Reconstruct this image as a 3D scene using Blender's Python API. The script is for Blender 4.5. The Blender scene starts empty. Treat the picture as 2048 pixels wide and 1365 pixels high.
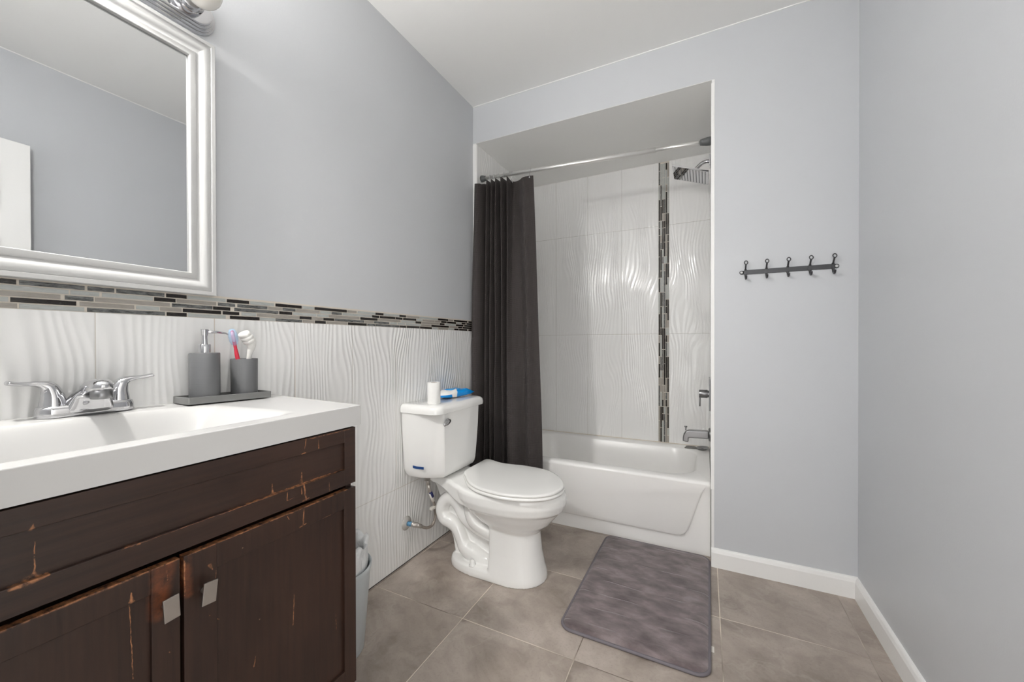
import bpy, bmesh, math, random
from mathutils import Vector, Matrix
C = bpy.context.scene.collection
S = bpy.context.scene
PI = math.pi
random.seed(7)

# ------------------------------------------------------------------ camera
F_PX, YAW, PITCH, ROLL = 777.2186, -0.461052, -0.005367, -0.001721
CAM = Vector((1.33575, 0.0, 1.09))
fw = Vector((math.sin(YAW)*math.cos(PITCH), math.cos(YAW)*math.cos(PITCH), math.sin(PITCH)))
rt = Vector((math.cos(YAW), -math.sin(YAW), 0)); up = rt.cross(fw)
r2 = rt*math.cos(ROLL) + up*math.sin(ROLL); u2 = up*math.cos(ROLL) - rt*math.sin(ROLL)
cd = bpy.data.cameras.new('camera'); cam = bpy.data.objects.new('camera', cd); C.objects.link(cam)
cd.sensor_width = 36.0; cd.lens = F_PX/2048*36.0; cd.shift_y = 8.603/2048; cd.clip_start = 0.02
cam.matrix_world = Matrix(((r2.x, u2.x, -fw.x, CAM.x), (r2.y, u2.y, -fw.y, CAM.y), (r2.z, u2.z, -fw.z, CAM.z), (0, 0, 0, 1)))
S.camera = cam

# ------------------------------------------------------------------ world, light, exposure
w = bpy.data.worlds.new('hallway_fill_sky'); S.world = w; w.use_nodes = True  # even white background added as fill, entering by the rear doorway
WORLD_STRENGTH = 1.0
bgn = w.node_tree.nodes['Background']
bgn.inputs[0].default_value = (1.0, 0.995, 0.985, 1); bgn.inputs[1].default_value = WORLD_STRENGTH
BULB_STRENGTH = 185.0
BULB_COLOR = (1.0, 0.972, 0.935, 1)
S.view_settings.view_transform = 'Standard'; S.view_settings.look = 'None'
S.view_settings.exposure = 1.80; S.view_settings.gamma = 1.0; S.view_settings.use_curve_mapping = False
S.cycles.use_denoising = True
S.cycles.caustics_reflective = False; S.cycles.caustics_refractive = False
S.cycles.sample_clamp_indirect = 6.0
S.cycles.max_bounces = 10; S.cycles.diffuse_bounces = 6
def area(name, loc, rot, sx, sy, power, col):
    l = bpy.data.lights.new(name, 'AREA'); l.shape = 'RECTANGLE'; l.size = sx; l.size_y = sy; l.energy = power; l.color = col
    o = bpy.data.objects.new(name, l); o.location = loc; o.rotation_euler = rot; C.objects.link(o); return o
# fill lamp added unseen outside the rear doorway to brighten the room
area('hallway_fill_lamp', (1.44, -0.55, 1.15), (PI/2, 0, PI), 0.9, 1.8, 7.0, (1.0, 0.995, 0.985))

# ------------------------------------------------------------------ node helpers
class NT:
    def __init__(s, name):
        m = bpy.data.materials.new(name); m.use_nodes = True
        s.m = m; s.t = m.node_tree; s.n = s.t.nodes; s.b = s.n['Principled BSDF']
        s._obj = None
    def L(s, a, b): s.t.links.new(a, b)
    def put(s, sock, v):
        if hasattr(v, 'is_output') or isinstance(v, bpy.types.NodeSocket): s.L(v, sock)
        else: sock.default_value = v
    def obj(s):
        if s._obj is None: s._obj = s.n.new('ShaderNodeTexCoord')
        return s._obj.outputs['Object']
    def uv(s):
        if s._obj is None: s._obj = s.n.new('ShaderNodeTexCoord')
        return s._obj.outputs['UV']
    def geo(s):
        return s.n.new('ShaderNodeNewGeometry').outputs['Position']
    def M(s, op, a, b=0.0, c=None, clamp=False):
        k = s.n.new('ShaderNodeMath'); k.operation = op; k.use_clamp = clamp
        s.put(k.inputs[0], a); s.put(k.inputs[1], b)
        if c is not None: s.put(k.inputs[2], c)
        return k.outputs[0]
    def V(s, op, a, b=(0, 0, 0)):
        k = s.n.new('ShaderNodeVectorMath'); k.operation = op
        s.put(k.inputs[0], a)
        if op == 'SCALE': s.put(k.inputs['Scale'], b)
        elif op not in ('LENGTH',): s.put(k.inputs[1], b)
        return k.outputs['Value'] if op in ('DOT_PRODUCT', 'LENGTH') else k.outputs[0]
    def sep(s, v):
        k = s.n.new('ShaderNodeSeparateXYZ'); s.put(k.inputs[0], v); return k.outputs
    def comb(s, x, y, z):
        k = s.n.new('ShaderNodeCombineXYZ'); s.put(k.inputs[0], x); s.put(k.inputs[1], y); s.put(k.inputs[2], z); return k.outputs[0]
    def noise(s, vec, scale, detail=3.0, rough=0.5, dist=0.0):
        k = s.n.new('ShaderNodeTexNoise'); s.put(k.inputs['Vector'], vec)
        k.inputs['Scale'].default_value = scale; k.inputs['Detail'].default_value = detail
        k.inputs['Roughness'].default_value = rough; k.inputs['Distortion'].default_value = dist
        return k.outputs['Fac']
    def ramp(s, f, stops):
        k = s.n.new('ShaderNodeValToRGB'); s.put(k.inputs[0], f); e = k.color_ramp.elements
        while len(e) < len(stops): e.new(0.5)
        for q, (p, c) in zip(e, stops): q.position = p; q.color = c if len(c) == 4 else (*c, 1)
        return k.outputs[0]
    def mix(s, f, a, b):
        k = s.n.new('ShaderNodeMix'); k.data_type = 'RGBA'
        s.put(k.inputs[0], f)
        for sock, v in ((k.inputs[6], a), (k.inputs[7], b)):
            s.put(sock, v if isinstance(v, bpy.types.NodeSocket) else (*v[:3], 1))
        return k.outputs[2]
    def mr(s, v, a, b, c=0.0, d=1.0):
        k = s.n.new('ShaderNodeMapRange'); s.put(k.inputs[0], v)
        k.inputs[1].default_value = a; k.inputs[2].default_value = b; k.inputs[3].default_value = c; k.inputs[4].default_value = d
        return k.outputs[0]
    def bump(s, h, dist, strength=1.0):
        k = s.n.new('ShaderNodeBump'); s.put(k.inputs['Height'], h)
        k.inputs['Distance'].default_value = dist; k.inputs['Strength'].default_value = strength
        s.L(k.outputs[0], s.b.inputs['Normal']); return k
    def set(s, **kw):
        for k, v in kw.items():
            sock = s.b.inputs[k.replace('_', ' ')]
            if isinstance(v, tuple) and len(v) == 3 and sock.type == 'RGBA': v = (*v, 1)
            s.put(sock, v)
        return s

def srgb(r, g, b):
    f = lambda c: (c/255/12.92) if c/255 <= 0.04045 else ((c/255+0.055)/1.055)**2.4
    return (f(r), f(g), f(b))

def simple(name, col, rough=0.5, metal=0.0, var=0.06, scale=6.0, bump=0.0, bscale=200.0, coat=0.0, sheen=0.0):
    """plain surface with a little procedural colour variation and optional fine bump"""
    t = NT(name); o = t.obj()
    n = t.noise(o, scale, 4.0)
    c = t.mix(n, tuple(x*(1-var) for x in col), tuple(min(1, x*(1+var)) for x in col))
    t.set(Base_Color=c, Roughness=rough, Metallic=metal)
    if coat: t.set(Coat_Weight=coat, Coat_Roughness=0.05)
    if sheen: t.set(Sheen_Weight=sheen)
    if bump: t.bump(t.noise(o, bscale, 2.0), bump)
    return t.m

# ------------------------------------------------------------------ materials
def m_paint(name, col, rough=0.55):
    t = NT(name); o = t.geo()
    big = t.noise(o, 1.3, 3.0); fine = t.noise(o, 160.0, 3.0)
    c = t.mix(big, tuple(x*0.97 for x in col), tuple(x*1.03 for x in col))
    t.set(Base_Color=c, Roughness=rough); t.bump(fine, 0.0006, 0.35)
    return t.m
PAINT = m_paint('blue_grey_wall_paint', (0.555, 0.568, 0.587), 0.42)
PAINT_W = m_paint('white_ceiling_paint', (0.83, 0.83, 0.815), 0.7)
TRIM = m_paint('white_trim_paint', (0.84, 0.836, 0.82), 0.35)

def m_wave_tile(name, horiz, u0, wid, zj, zoff=0.0, skip=None, relief=0.0013, g1=(0.62, 0.59, 0.545), g2=(0.60, 0.49, 0.37)):
    """white ceramic wall tile pressed with long vertical wave ridges; grout joints on a grid"""
    t = NT(name); x, y, z = t.sep(t.geo())
    a = y if horiz == 'y' else x
    aj = a if skip is None else t.M('SUBTRACT', a, t.M('MULTIPLY', t.M('GREATER_THAN', a, skip[0]), skip[1]))
    k = t.M('DIVIDE', t.M('SUBTRACT', aj, u0), wid)
    idx = t.M('FLOOR', k)
    fr = t.M('FRACT', k)
    du = t.M('MULTIPLY', t.M('MINIMUM', fr, t.M('SUBTRACT', 1.0, fr)), wid)
    d = du
    for q in zj: d = t.M('MINIMUM', d, t.M('ABSOLUTE', t.M('SUBTRACT', z, q)))
    grout = t.mr(d, 0.0007, 0.0016, 1.0, 0.0)
    wp = t.comb(t.M('ADD', t.M('MULTIPLY', a, 5.5), t.M('MULTIPLY', idx, 0.0)), t.M('MULTIPLY', z, 2.1), 0.3 + zoff)
    n1 = t.noise(wp, 1.0, 1.0, 0.4)
    wp2 = t.comb(t.M('MULTIPLY', a, 14.0), t.M('MULTIPLY', z, 3.6), 4.7 + zoff)
    n2 = t.noise(wp2, 1.0, 0.0)
    ph = t.M('ADD', t.M('MULTIPLY', a, 50.0), t.M('ADD', t.M('MULTIPLY', n1, 8.5), t.M('MULTIPLY', n2, 1.6)))
    h = t.M('SINE', t.M('MULTIPLY', ph, 2*PI))
    h = t.M('SUBTRACT', 1.0, t.M('POWER', t.M('ABSOLUTE', t.M('ADD', t.M('MULTIPLY', h, 0.5), 0.5)), 0.8))
    n3 = t.noise(t.comb(t.M('MULTIPLY', a, 9.0), t.M('MULTIPLY', z, 3.2), 9.1+zoff), 1.0, 1.0)
    amp = t.M('ADD', 0.30, t.M('MULTIPLY', t.mr(n3, 0.34, 0.64), 1.15))
    h = t.M('MULTIPLY', h, amp)
    h = t.M('ADD', h, t.M('MULTIPLY', t.mr(d, 0.0, 0.004), 0.5))
    base = t.mix(t.noise(t.geo(), 3.0), (0.80, 0.797, 0.785), (0.85, 0.847, 0.837))
    stain = t.mr(t.noise(t.geo(), 5.0, 2.0), 0.55, 0.75)
    gcol = t.mix(stain, g1, g2)
    t.set(Base_Color=t.mix(grout, base, gcol), Roughness=t.M('ADD', 0.13, t.M('MULTIPLY', grout, 0.5)))
    t.bump(h, relief, 1.0)
    return t.m
TILE_L = m_wave_tile('white_wave_relief_tile_wainscot', 'y', 0.3955, 0.2566, [0.3892])
TILE_B = m_wave_tile('white_wave_relief_tile_alcove_back', 'x', 0.2699-0.2566, 0.2566, [1.1539, 1.9215], 2.0, (1.07, 0.0695), 0.0009, (0.50, 0.485, 0.455), (0.52, 0.475, 0.42))
TILE_S = m_wave_tile('white_wave_relief_tile_alcove_side', 'y', 2.2, 0.2566, [1.1539, 1.9215], 5.0, None, 0.0009)

def m_floor():
    t = NT('taupe_stone_look_floor_tile'); p = t.geo(); x, y, z = t.sep(p)
    T, X0, Y0 = 0.4564, 0.4767, 1.2844
    kx = t.M('DIVIDE', t.M('SUBTRACT', x, X0), T); ky = t.M('DIVIDE', t.M('SUBTRACT', y, Y0), T)
    fx = t.M('FRACT', kx); fy = t.M('FRACT', ky)
    dx = t.M('MULTIPLY', t.M('MINIMUM', fx, t.M('SUBTRACT', 1.0, fx)), T)
    dy = t.M('MULTIPLY', t.M('MINIMUM', fy, t.M('SUBTRACT', 1.0, fy)), T)
    d = t.M('MINIMUM', dx, dy)
    wn = t.M('MULTIPLY', t.M('SUBTRACT', t.noise(p, 9.0, 2.0), 0.5), 0.0012)
    g = t.mr(t.M('ADD', d, wn), 0.0010, 0.0019, 1.0, 0.0)
    tid = t.M('ADD', t.M('MULTIPLY', t.M('FLOOR', kx), 3.7), t.M('MULTIPLY', t.M('FLOOR', ky), 5.3))
    q = t.V('ADD', p, t.comb(tid, t.M('MULTIPLY', tid, 0.7), tid))
    warp = t.noise(q, 3.0, 4.0, 0.6)
    q2 = t.V('ADD', q, t.comb(t.M('MULTIPLY', warp, 0.35), t.M('MULTIPLY', warp, -0.25), 0.0))
    cl = t.noise(q2, 4.5, 6.0, 0.62)
    col = t.ramp(cl, [(0.31, (0.225, 0.186, 0.158)), (0.44, (0.325, 0.274, 0.237)), (0.57, (0.405, 0.347, 0.302)), (0.72, (0.50, 0.438, 0.388))])
    # thin pale veins
    v = t.M('ABSOLUTE', t.M('SUBTRACT', t.noise(q2, 2.6, 5.0, 0.6), 0.5))
    col = t.mix(t.M('MULTIPLY', t.mr(v, 0.0, 0.02, 1.0, 0.0), 0.28), col, (0.47, 0.42, 0.37))
    fine = t.noise(p, 120.0, 3.0)
    col = t.mix(t.M('MULTIPLY', t.mr(fine, 0.55, 0.8), 0.35), col, (0.17, 0.145, 0.122))
    gc = t.mix(t.mr(t.noise(p, 2.3, 2.0), 0.42, 0.55), (0.16, 0.125, 0.10), (0.72, 0.64, 0.54))
    t.set(Base_Color=t.mix(g, col, gc), Roughness=t.M('ADD', 0.33, t.M('MULTIPLY', cl, 0.2)))
    t.bump(t.M('ADD', t.M('MULTIPLY', cl, 0.3), t.mr(d, 0.0, 0.003)), 0.0010)
    return t.m
FLOOR = m_floor()

GROUT = simple('cream_grout', (0.62, 0.57, 0.50), 0.8, var=0.1, scale=40)
def m_glass_strip(name, c1, c2, sc, metal=0.0):
    t = NT(name); p = t.geo(); x, y, z = t.sep(p)
    n = t.noise(t.comb(t.M('MULTIPLY', x, sc[0]), t.M('MULTIPLY', y, sc[1]), t.M('MULTIPLY', z, sc[2])), 1.0, 4.0, 0.7)
    t.set(Base_Color=t.ramp(n, [(0.35, c1), (0.65, c2)]), Roughness=0.12, Metallic=metal)
    return t.m
def mosaic_mats(tag, sc):
    return [m_glass_strip('black_glass_strip_'+tag, (0.012, 0.009, 0.008), (0.02, 0.016, 0.014), sc),
            m_glass_strip('charcoal_glitter_strip_'+tag, (0.008, 0.009, 0.009), (0.24, 0.245, 0.24), sc),
            m_glass_strip('pale_grey_green_strip_'+tag, (0.36, 0.375, 0.36), (0.47, 0.485, 0.47), sc),
            m_glass_strip('taupe_strip_'+tag, (0.29, 0.265, 0.235), (0.36, 0.335, 0.30), sc)]
MOS_H = mosaic_mats('long', (300, 60, 500))
MOS_V = mosaic_mats('upright', (500, 300, 60))

PORC = simple('white_porcelain', (0.85, 0.847, 0.83), 0.07, var=0.015, coat=0.6)
TUBW = simple('white_enamel', (0.86, 0.85, 0.832), 0.27, var=0.02)
SEATW = simple('white_seat_plastic', (0.82, 0.815, 0.795), 0.22, var=0.015)
TOPW = simple('white_cultured_marble', (0.60, 0.597, 0.587), 0.2, var=0.015)
FRAMEW = simple('white_satin_lacquer', (0.52, 0.52, 0.514), 0.3, var=0.01)
CHROME = simple('chrome', (0.60, 0.60, 0.615), 0.07, 1.0, var=0.03)
NICKEL = simple('brushed_nickel', (0.50, 0.47, 0.44), 0.36, 1.0, var=0.05, scale=60)
STEEL = simple('satin_steel', (0.27, 0.27, 0.275), 0.3, 1.0, var=0.04)
RODM = simple('brushed_aluminium_tube', (0.82, 0.81, 0.79), 0.38, 0.85, var=0.03)
CAPG = simple('grey_rubber', (0.10, 0.105, 0.105), 0.45, var=0.1)
RESIN = simple('grey_resin', (0.19, 0.19, 0.187), 0.5, var=0.08, scale=30)
def m_ribbed():
    t = NT('grey_ribbed_resin'); o = t.obj(); x, y, z = t.sep(o)
    n = t.noise(t.comb(t.M('MULTIPLY', x, 20.0), t.M('MULTIPLY', y, 20.0), t.M('MULTIPLY', z, 900.0)), 1.0, 2.0)
    t.set(Base_Color=t.mix(n, (0.125, 0.128, 0.132), (0.15, 0.153, 0.158)), Roughness=0.45)
    t.bump(n, 0.0004, 0.7)
    return t.m
RIBBED = m_ribbed()
BLACKISH = simple('dark_void', (0.012, 0.010, 0.009), 0.9)

# ------------------------------------------------------------------ mesh helpers
def link(name, bm, mats, parent=None, smooth=False, loc=None, rot=None):
    me = bpy.data.meshes.new(name); bm.normal_update(); bm.to_mesh(me); bm.free()
    for m in (mats if isinstance(mats, (list, tuple)) else [mats]): me.materials.append(m)
    if smooth:
        for p in me.polygons: p.use_smooth = True
    o = bpy.data.objects.new(name, me); C.objects.link(o)
    if parent is not None: o.parent = parent
    if loc is not None: o.location = loc
    if rot is not None: o.rotation_euler = rot
    return o
def thing(name, label, cat, loc=(0, 0, 0), rot=(0, 0, 0), group=None):
    o = bpy.data.objects.new(name, None); C.objects.link(o); o.location = loc; o.rotation_euler = rot
    o.empty_display_size = 0.05
    return tag(o, label, cat, group)
def tag(o, label, cat, group=None):
    o['label'] = label; o['category'] = cat
    if group: o['group'] = group
    return o
def lab(o, label): o['label'] = label; return o
def struct(name, bm, mats, parent=None, smooth=False):
    o = link(name, bm, mats, parent, smooth)
    if parent is None: o['kind'] = 'structure'
    return o
def auto(o, ang=35):
    """shade smooth but keep edges sharper than ang crisp"""
    me = o.data
    for p in me.polygons: p.use_smooth = True
    bm = bmesh.new(); bm.from_mesh(me)
    for e in bm.edges:
        if len(e.link_faces) == 2 and e.calc_face_angle(0) > math.radians(ang): e.smooth = False
    bm.to_mesh(me); bm.free(); return o
def bevel(o, wd, seg=3, ang=30):
    m = o.modifiers.new('bevel', 'BEVEL'); m.width = wd; m.segments = seg; m.limit_method = 'ANGLE'; m.angle_limit = math.radians(ang)
    m.harden_normals = False
    for p in o.data.polygons: p.use_smooth = True
    w = o.modifiers.new('wn', 'WEIGHTED_NORMAL'); w.keep_sharp = True
    return o
def B(bm, x0, x1, y0, y1, z0, z1, mi=0):
    v = [bm.verts.new(p) for p in ((x0, y0, z0), (x1, y0, z0), (x1, y1, z0), (x0, y1, z0), (x0, y0, z1), (x1, y0, z1), (x1, y1, z1), (x0, y1, z1))]
    for f in ((3, 2, 1, 0), (4, 5, 6, 7), (0, 1, 5, 4), (1, 2, 6, 5), (2, 3, 7, 6), (3, 0, 4, 7)):
        q = bm.faces.new([v[i] for i in f]); q.material_index = mi
    return v
def box(*a):
    bm = bmesh.new(); B(bm, *a); return bm
def loft(bm, secs, cap0=True, cap1=True, closed=True, mi=0):
    """secs: list of rings (lists of 3D points, equal count)"""
    R = [[bm.verts.new(p) for p in s] for s in secs]; n = len(R[0])
    for a, b in zip(R, R[1:]):
        for i in range(n if closed else n-1):
            j = (i+1) % n
            f = bm.faces.new((a[i], a[j], b[j], b[i])); f.material_index = mi
    if cap0: bm.faces.new(list(reversed(R[0]))).material_index = mi
    if cap1: bm.faces.new(R[-1]).material_index = mi
    return R
def lathe(bm, prof, n=32, center=(0, 0, 0), axis='z', mi=0, cap=True):
    """prof: (radius, height)"""
    secs = []
    for r, h in prof:
        ring = []
        for i in range(n):
            a = 2*PI*i/n; p = (r*math.cos(a), r*math.sin(a), h)
            if axis == 'x': p = (p[2], p[0], p[1])
            elif axis == 'y': p = (p[1], p[2], p[0])
            ring.append((p[0]+center[0], p[1]+center[1], p[2]+center[2]))
        secs.append(ring)
    loft(bm, secs, cap, cap, True, mi)
def smooth_path(pts, n=8):
    """Catmull-Rom through pts (tuples of any dimension)"""
    out = []; P = [Vector(p) for p in pts]
    for i in range(len(P)-1):
        p0 = P[max(i-1, 0)]; p1 = P[i]; p2 = P[i+1]; p3 = P[min(i+2, len(P)-1)]
        for k in range(n):
            t = k/n
            out.append(0.5*((2*p1)+(p2-p0)*t+(2*p0-5*p1+4*p2-p3)*t*t+(3*p1-p0-3*p2+p3)*t**3))
    out.append(P[-1]); return out
def tube(bm, pts, rad, n=14, cap=True, mi=0, flat=None, swap=False):
    """sweep a circle (or flattened ellipse) along pts; rad scalar or list"""
    P = [Vector(p) for p in pts]; rs = rad if isinstance(rad, (list, tuple)) else [rad]*len(P)
    T = []
    for i in range(len(P)):
        a = P[max(i-1, 0)]; b = P[min(i+1, len(P)-1)]; T.append((b-a).normalized())
    ref = Vector((0, 0, 1)) if abs(T[0].z) < 0.9 else Vector((1, 0, 0))
    N = (ref - T[0]*ref.dot(T[0])).normalized(); secs = []
    for i, p in enumerate(P):
        if i:
            N = (N - T[i]*N.dot(T[i]))
            N = N.normalized() if N.length > 1e-6 else T[i].orthogonal().normalized()
        Bn = T[i].cross(N); r = rs[i]
        fl = (flat[i] if isinstance(flat, (list, tuple)) else flat) if flat is not None else 1.0
        fa, fb = (1.0, fl) if swap else (fl, 1.0)
        secs.append([p + N*(math.cos(2*PI*k/n)*r*fa) + Bn*(math.sin(2*PI*k/n)*r*fb) for k in range(n)])
    loft(bm, secs, cap, cap, True, mi)
def prism(bm, poly, axis, a, b, mi=0):
    """poly of 2D points extruded along axis between a and b"""
    def mk(p, h):
        return {'x': (h, p[0], p[1]), 'y': (p[0], h, p[1]), 'z': (p[0], p[1], h)}[axis]
    loft(bm, [[mk(p, a) for p in poly], [mk(p, b) for p in poly]], True, True, True, mi)
    bmesh.ops.recalc_face_normals(bm, faces=bm.faces)
def rrect(x0, x1, y0, y1, r, n=6):
    out = []
    for cx, cy, a0 in ((x1-r, y1-r, 0), (x0+r, y1-r, PI/2), (x0+r, y0+r, PI), (x1-r, y0+r, 1.5*PI)):
        for k in range(n+1):
            a = a0+PI/2*k/n; out.append((cx+r*math.cos(a), cy+r*math.sin(a)))
    return out
def fixn(bm): bmesh.ops.recalc_face_normals(bm, faces=bm.faces); return bm
def lerp(a, b, t): return a+(b-a)*t

# ------------------------------------------------------------------ room shell
XR, YB, ZC, ZO, XO, YA, YR = 1.919, 2.1317, 2.6065, 2.3686, 1.3765, 2.9413, -0.10
struct('floor', box(-0.1, XR+0.1, YR-1.1, YA+0.1, -0.06, 0.0), FLOOR)
struct('ceiling', box(-0.1, XR+0.1, YR-1.1, YB+0.1, ZC, ZC+0.06), PAINT_W)
wl = struct('wall_left', box(-0.1, 0.0, YR-0.12, YA+0.1, 0.0, ZC), PAINT)
struct('wall_right', box(XR, XR+0.1, YR-0.12, YA+0.1, 0.0, ZC), PAINT)
bm = bmesh.new()                                   # far wall with the tub opening, header above and stub at the right
B(bm, XO, XR, YB, YA+0.1, 0, ZC); B(bm, 0.0, XO, YB, YB+0.10, ZO+0.002, ZC)
struct('wall_back', bm, PAINT)
struct('ceiling_alcove', box(0.0, XO, YB+0.001, YA+0.1, ZO, ZO+0.05), PAINT_W)
bm = bmesh.new()                                   # rear wall behind the photographer, with its doorway
DX0, DX1, DZ = 1.02, 1.86, 2.06
B(bm, 0.0, DX0, YR-0.12, YR, 0, ZC); B(bm, DX1, XR, YR-0.12, YR, 0, ZC); B(bm, DX0, DX1, YR-0.12, YR, DZ, ZC)
struct('wall_rear', bm, PAINT)
bm = bmesh.new()
for s in ((DX0-0.06, DX0+0.012, 0, DZ+0.05), (DX1-0.012, DX1+0.055, 0, DZ+0.05), (DX0+0.012, DX1-0.012, DZ-0.012, DZ+0.05)):
    B(bm, s[0], s[1], YR-0.12, YR+0.014, s[2], s[3])
struct('trim_3', bm, TRIM)

struct('trim_5', box(XR-0.003, XR, YR, YB-0.003, ZC-0.004, ZC), TRIM)
struct('trim_4', box(0.0, XR, YB-0.003, YB, ZC-0.004, ZC), TRIM)                 # white caulk bead between ceiling and far wall
# tiled wainscot, mosaic border and cap on the left wall (children: they are the wall's surface)
ZM0, ZM1 = 1.1660, 1.2300
link('wall_tile', box(0.0, 0.008, YR, YB, 0.005, ZM0), TILE_L, wl)
lab(link('tile_gap', box(0.0, 0.006, YR, YB, 0.0, 0.005), BLACKISH, wl), 'dark open joint under the wall tile')
def strip(bm, face, a0, a1, b0, b1, mi, t=0.0012):
    """one glass strip; face 'x': a=y b=z at x; face 'y': a=x b=z at y"""
    if face[0] == 'x': B(bm, face[1], face[1]+t, a0, a1, b0, b1, mi)
    else: B(bm, a0, a1, face[1]-t, face[1], b0, b1, mi)
LEN = (0.047, 0.098, 0.148)
def fill(bm, face, lo, hi, c0, c1, vertical, rnd):
    a = lo
    while a < hi-0.01:
        l = rnd.choice(LEN); e = min(a+l, hi); m = rnd.choice((0, 0, 0, 1, 2, 2, 2, 3, 3))
        if vertical: strip(bm, face, c0, c1, a, e, m)
        else: strip(bm, face, a, e, c0, c1, m)
        a = e+0.0035
MOSAIC_ROWS = [
 [(0.254,0.275,'K'), (0.279,0.378,'S'), (0.383,0.43,'S'), (0.434,0.531,'S'), (0.535,0.582,'K'), (0.584,0.683,'P'), (0.755,0.834,'P'), (0.839,0.936,'K'), (0.939,0.986,'P'), (0.989,1.137,'K'), (1.141,1.187,'T'), (1.193,1.292,'P'), (1.294,1.341,'K'), (1.343,1.446,'P'), (1.447,1.491,'K'), (1.493,1.593,'T'), (1.596,1.748,'P'), (1.751,1.846,'K'), (1.851,1.896,'T'), (1.905,2.047,'K'), (2.06,2.147,'K')],
 [(0.254,0.352,'P'), (0.355,0.403,'P'), (0.408,0.506,'P'), (0.509,0.556,'K'), (0.559,0.657,'T'), (0.662,0.71,'S'), (0.717,0.811,'S'), (0.814,0.862,'T'), (0.864,0.912,'S'), (0.915,1.01,'T'), (1.014,1.061,'P'), (1.064,1.112,'S'), (1.116,1.272,'P'), (1.274,1.315,'K'), (1.32,1.417,'K'), (1.421,1.467,'K'), (1.473,1.568,'K'), (1.573,1.617,'P'), (1.621,1.721,'T'), (1.726,1.775,'T'), (1.78,1.83,'K'), (1.835,1.925,'K'), (1.933,1.978,'P'), (1.985,2.028,'K'), (2.038,2.146,'K')],
 [(0.254,0.339,'T'), (0.346,0.393,'S'), (0.396,0.543,'T'), (0.548,0.647,'S'), (0.649,0.696,'K'), (0.708,0.849,'S'), (0.852,0.899,'K'), (0.903,0.996,'P'), (1,1.05,'P'), (1.052,1.203,'T'), (1.208,1.305,'K'), (1.308,1.453,'T'), (1.46,1.56,'P'), (1.564,1.608,'K'), (1.614,1.758,'T'), (1.766,1.81,'K'), (1.819,1.919,'P'), (1.925,2.003,'K'), (2.013,2.146,'K')],
 [(0.253,0.264,'P'), (0.267,0.364,'K'), (0.37,0.468,'T'), (0.472,0.52,'P'), (0.522,0.57,'T'), (0.573,0.67,'K'), (0.675,0.722,'K'), (0.729,0.774,'P'), (0.777,0.925,'T'), (0.928,0.976,'K'), (0.979,1.025,'T'), (1.027,1.075,'K'), (1.078,1.229,'S'), (1.233,1.282,'T'), (1.285,1.378,'S'), (1.384,1.429,'P'), (1.434,1.483,'P'), (1.489,1.603,'P'), (1.608,1.687,'T'), (1.692,1.851,'K'), (1.857,1.942,'T'), (1.948,1.991,'K'), (1.997,2.146,'K')],
 [(0.253,0.276,'T'), (0.279,0.377,'P'), (0.382,0.532,'S'), (0.536,0.582,'K'), (0.585,0.683,'P'), (0.695,0.785,'K'), (0.787,0.837,'P'), (0.839,0.937,'S'), (0.94,0.987,'T'), (0.99,1.037,'K'), (1.041,1.139,'T'), (1.143,1.242,'K'), (1.246,1.293,'S'), (1.296,1.445,'S'), (1.448,1.493,'K'), (1.498,1.594,'K'), (1.599,1.696,'K'), (1.701,1.748,'P'), (1.754,1.846,'T'), (1.851,1.902,'P'), (1.907,1.952,'K'), (1.957,2.047,'K'), (2.06,2.146,'K')]]
bm = bmesh.new(); B(bm, 0.0, 0.0070, YR, YB, ZM0, ZM1, 4)
rh = (ZM1-ZM0)/5; key = {'K': 0, 'S': 1, 'P': 2, 'T': 3}; rnd = random.Random(3)
for r, row in enumerate(MOSAIC_ROWS):
    z1 = ZM1-r*rh-0.0014; z0 = ZM1-(r+1)*rh+0.0014; prev = None
    fill(bm, ('x', 0.007), YR+0.004+0.02*r, row[0][0]-0.003, z0, z1, False, rnd)
    for s, e, c in row:
        if s < 0.26: s -= 0.02
        if prev is not None and s-prev > 0.012: fill(bm, ('x', 0.007), prev+0.0035, s-0.003, z0, z1, False, rnd)
        strip(bm, ('x', 0.007), s, e, z0, z1, key[c]); prev = e
lab(link('mosaic_border', bm, MOS_H+[GROUT], wl), 'band of black, grey and taupe glass strips')
lab(link('border_cap', box(0.0, 0.0075, YR, YB, ZM1, ZM1+0.005), GROUT, wl), 'cream grout edge above the mosaic')

# tub alcove
CAULK = simple('aged_caulk', (0.66, 0.60, 0.51), 0.6, var=0.12, scale=30)
ab = struct('wall_alcove_back', box(-0.1, XO+0.1, YA, YA+0.1, 0, ZO), TILE_B)
bm = bmesh.new(); B(bm, 1.0391, 1.1086, YA-0.0005, YA, 0.386, ZO, 4); cw = (1.1086-1.0391)/6; rnd = random.Random(11)
for k in range(6):
    x0 = 1.0391+k*cw+0.0011; x1 = 1.0391+(k+1)*cw-0.0011
    fill(bm, ('y', YA-0.0005), 0.388-rnd.random()*0.0, ZO-0.002, x0, x1, True, rnd)
lab(link('mosaic_strip', bm, MOS_V+[GROUT], ab), 'upright strip of black, grey and taupe glass mosaic')
lab(link('caulk_line', box(0.0235, 1.3625, YA-0.0035, YA, 0.3835, 0.3880), CAULK, ab), 'beige caulk line above the tub')
struct('wall_alcove_left', box(0.0, 0.022, YB, YA, 0.0, ZO), TILE_S)
struct('wall_alcove_right', box(1.364, XO, YB+0.001, YA, 0.0, ZO), TILE_S)
struct('trim_1', box(1.3615, XO, YB-0.002, YB+0.010, 0.375, ZO-0.015), TRIM)
struct('trim_2', box(0.0, 0.0285, YB-0.002, YB+0.010, 1.236, ZO-0.008), TRIM)

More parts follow.
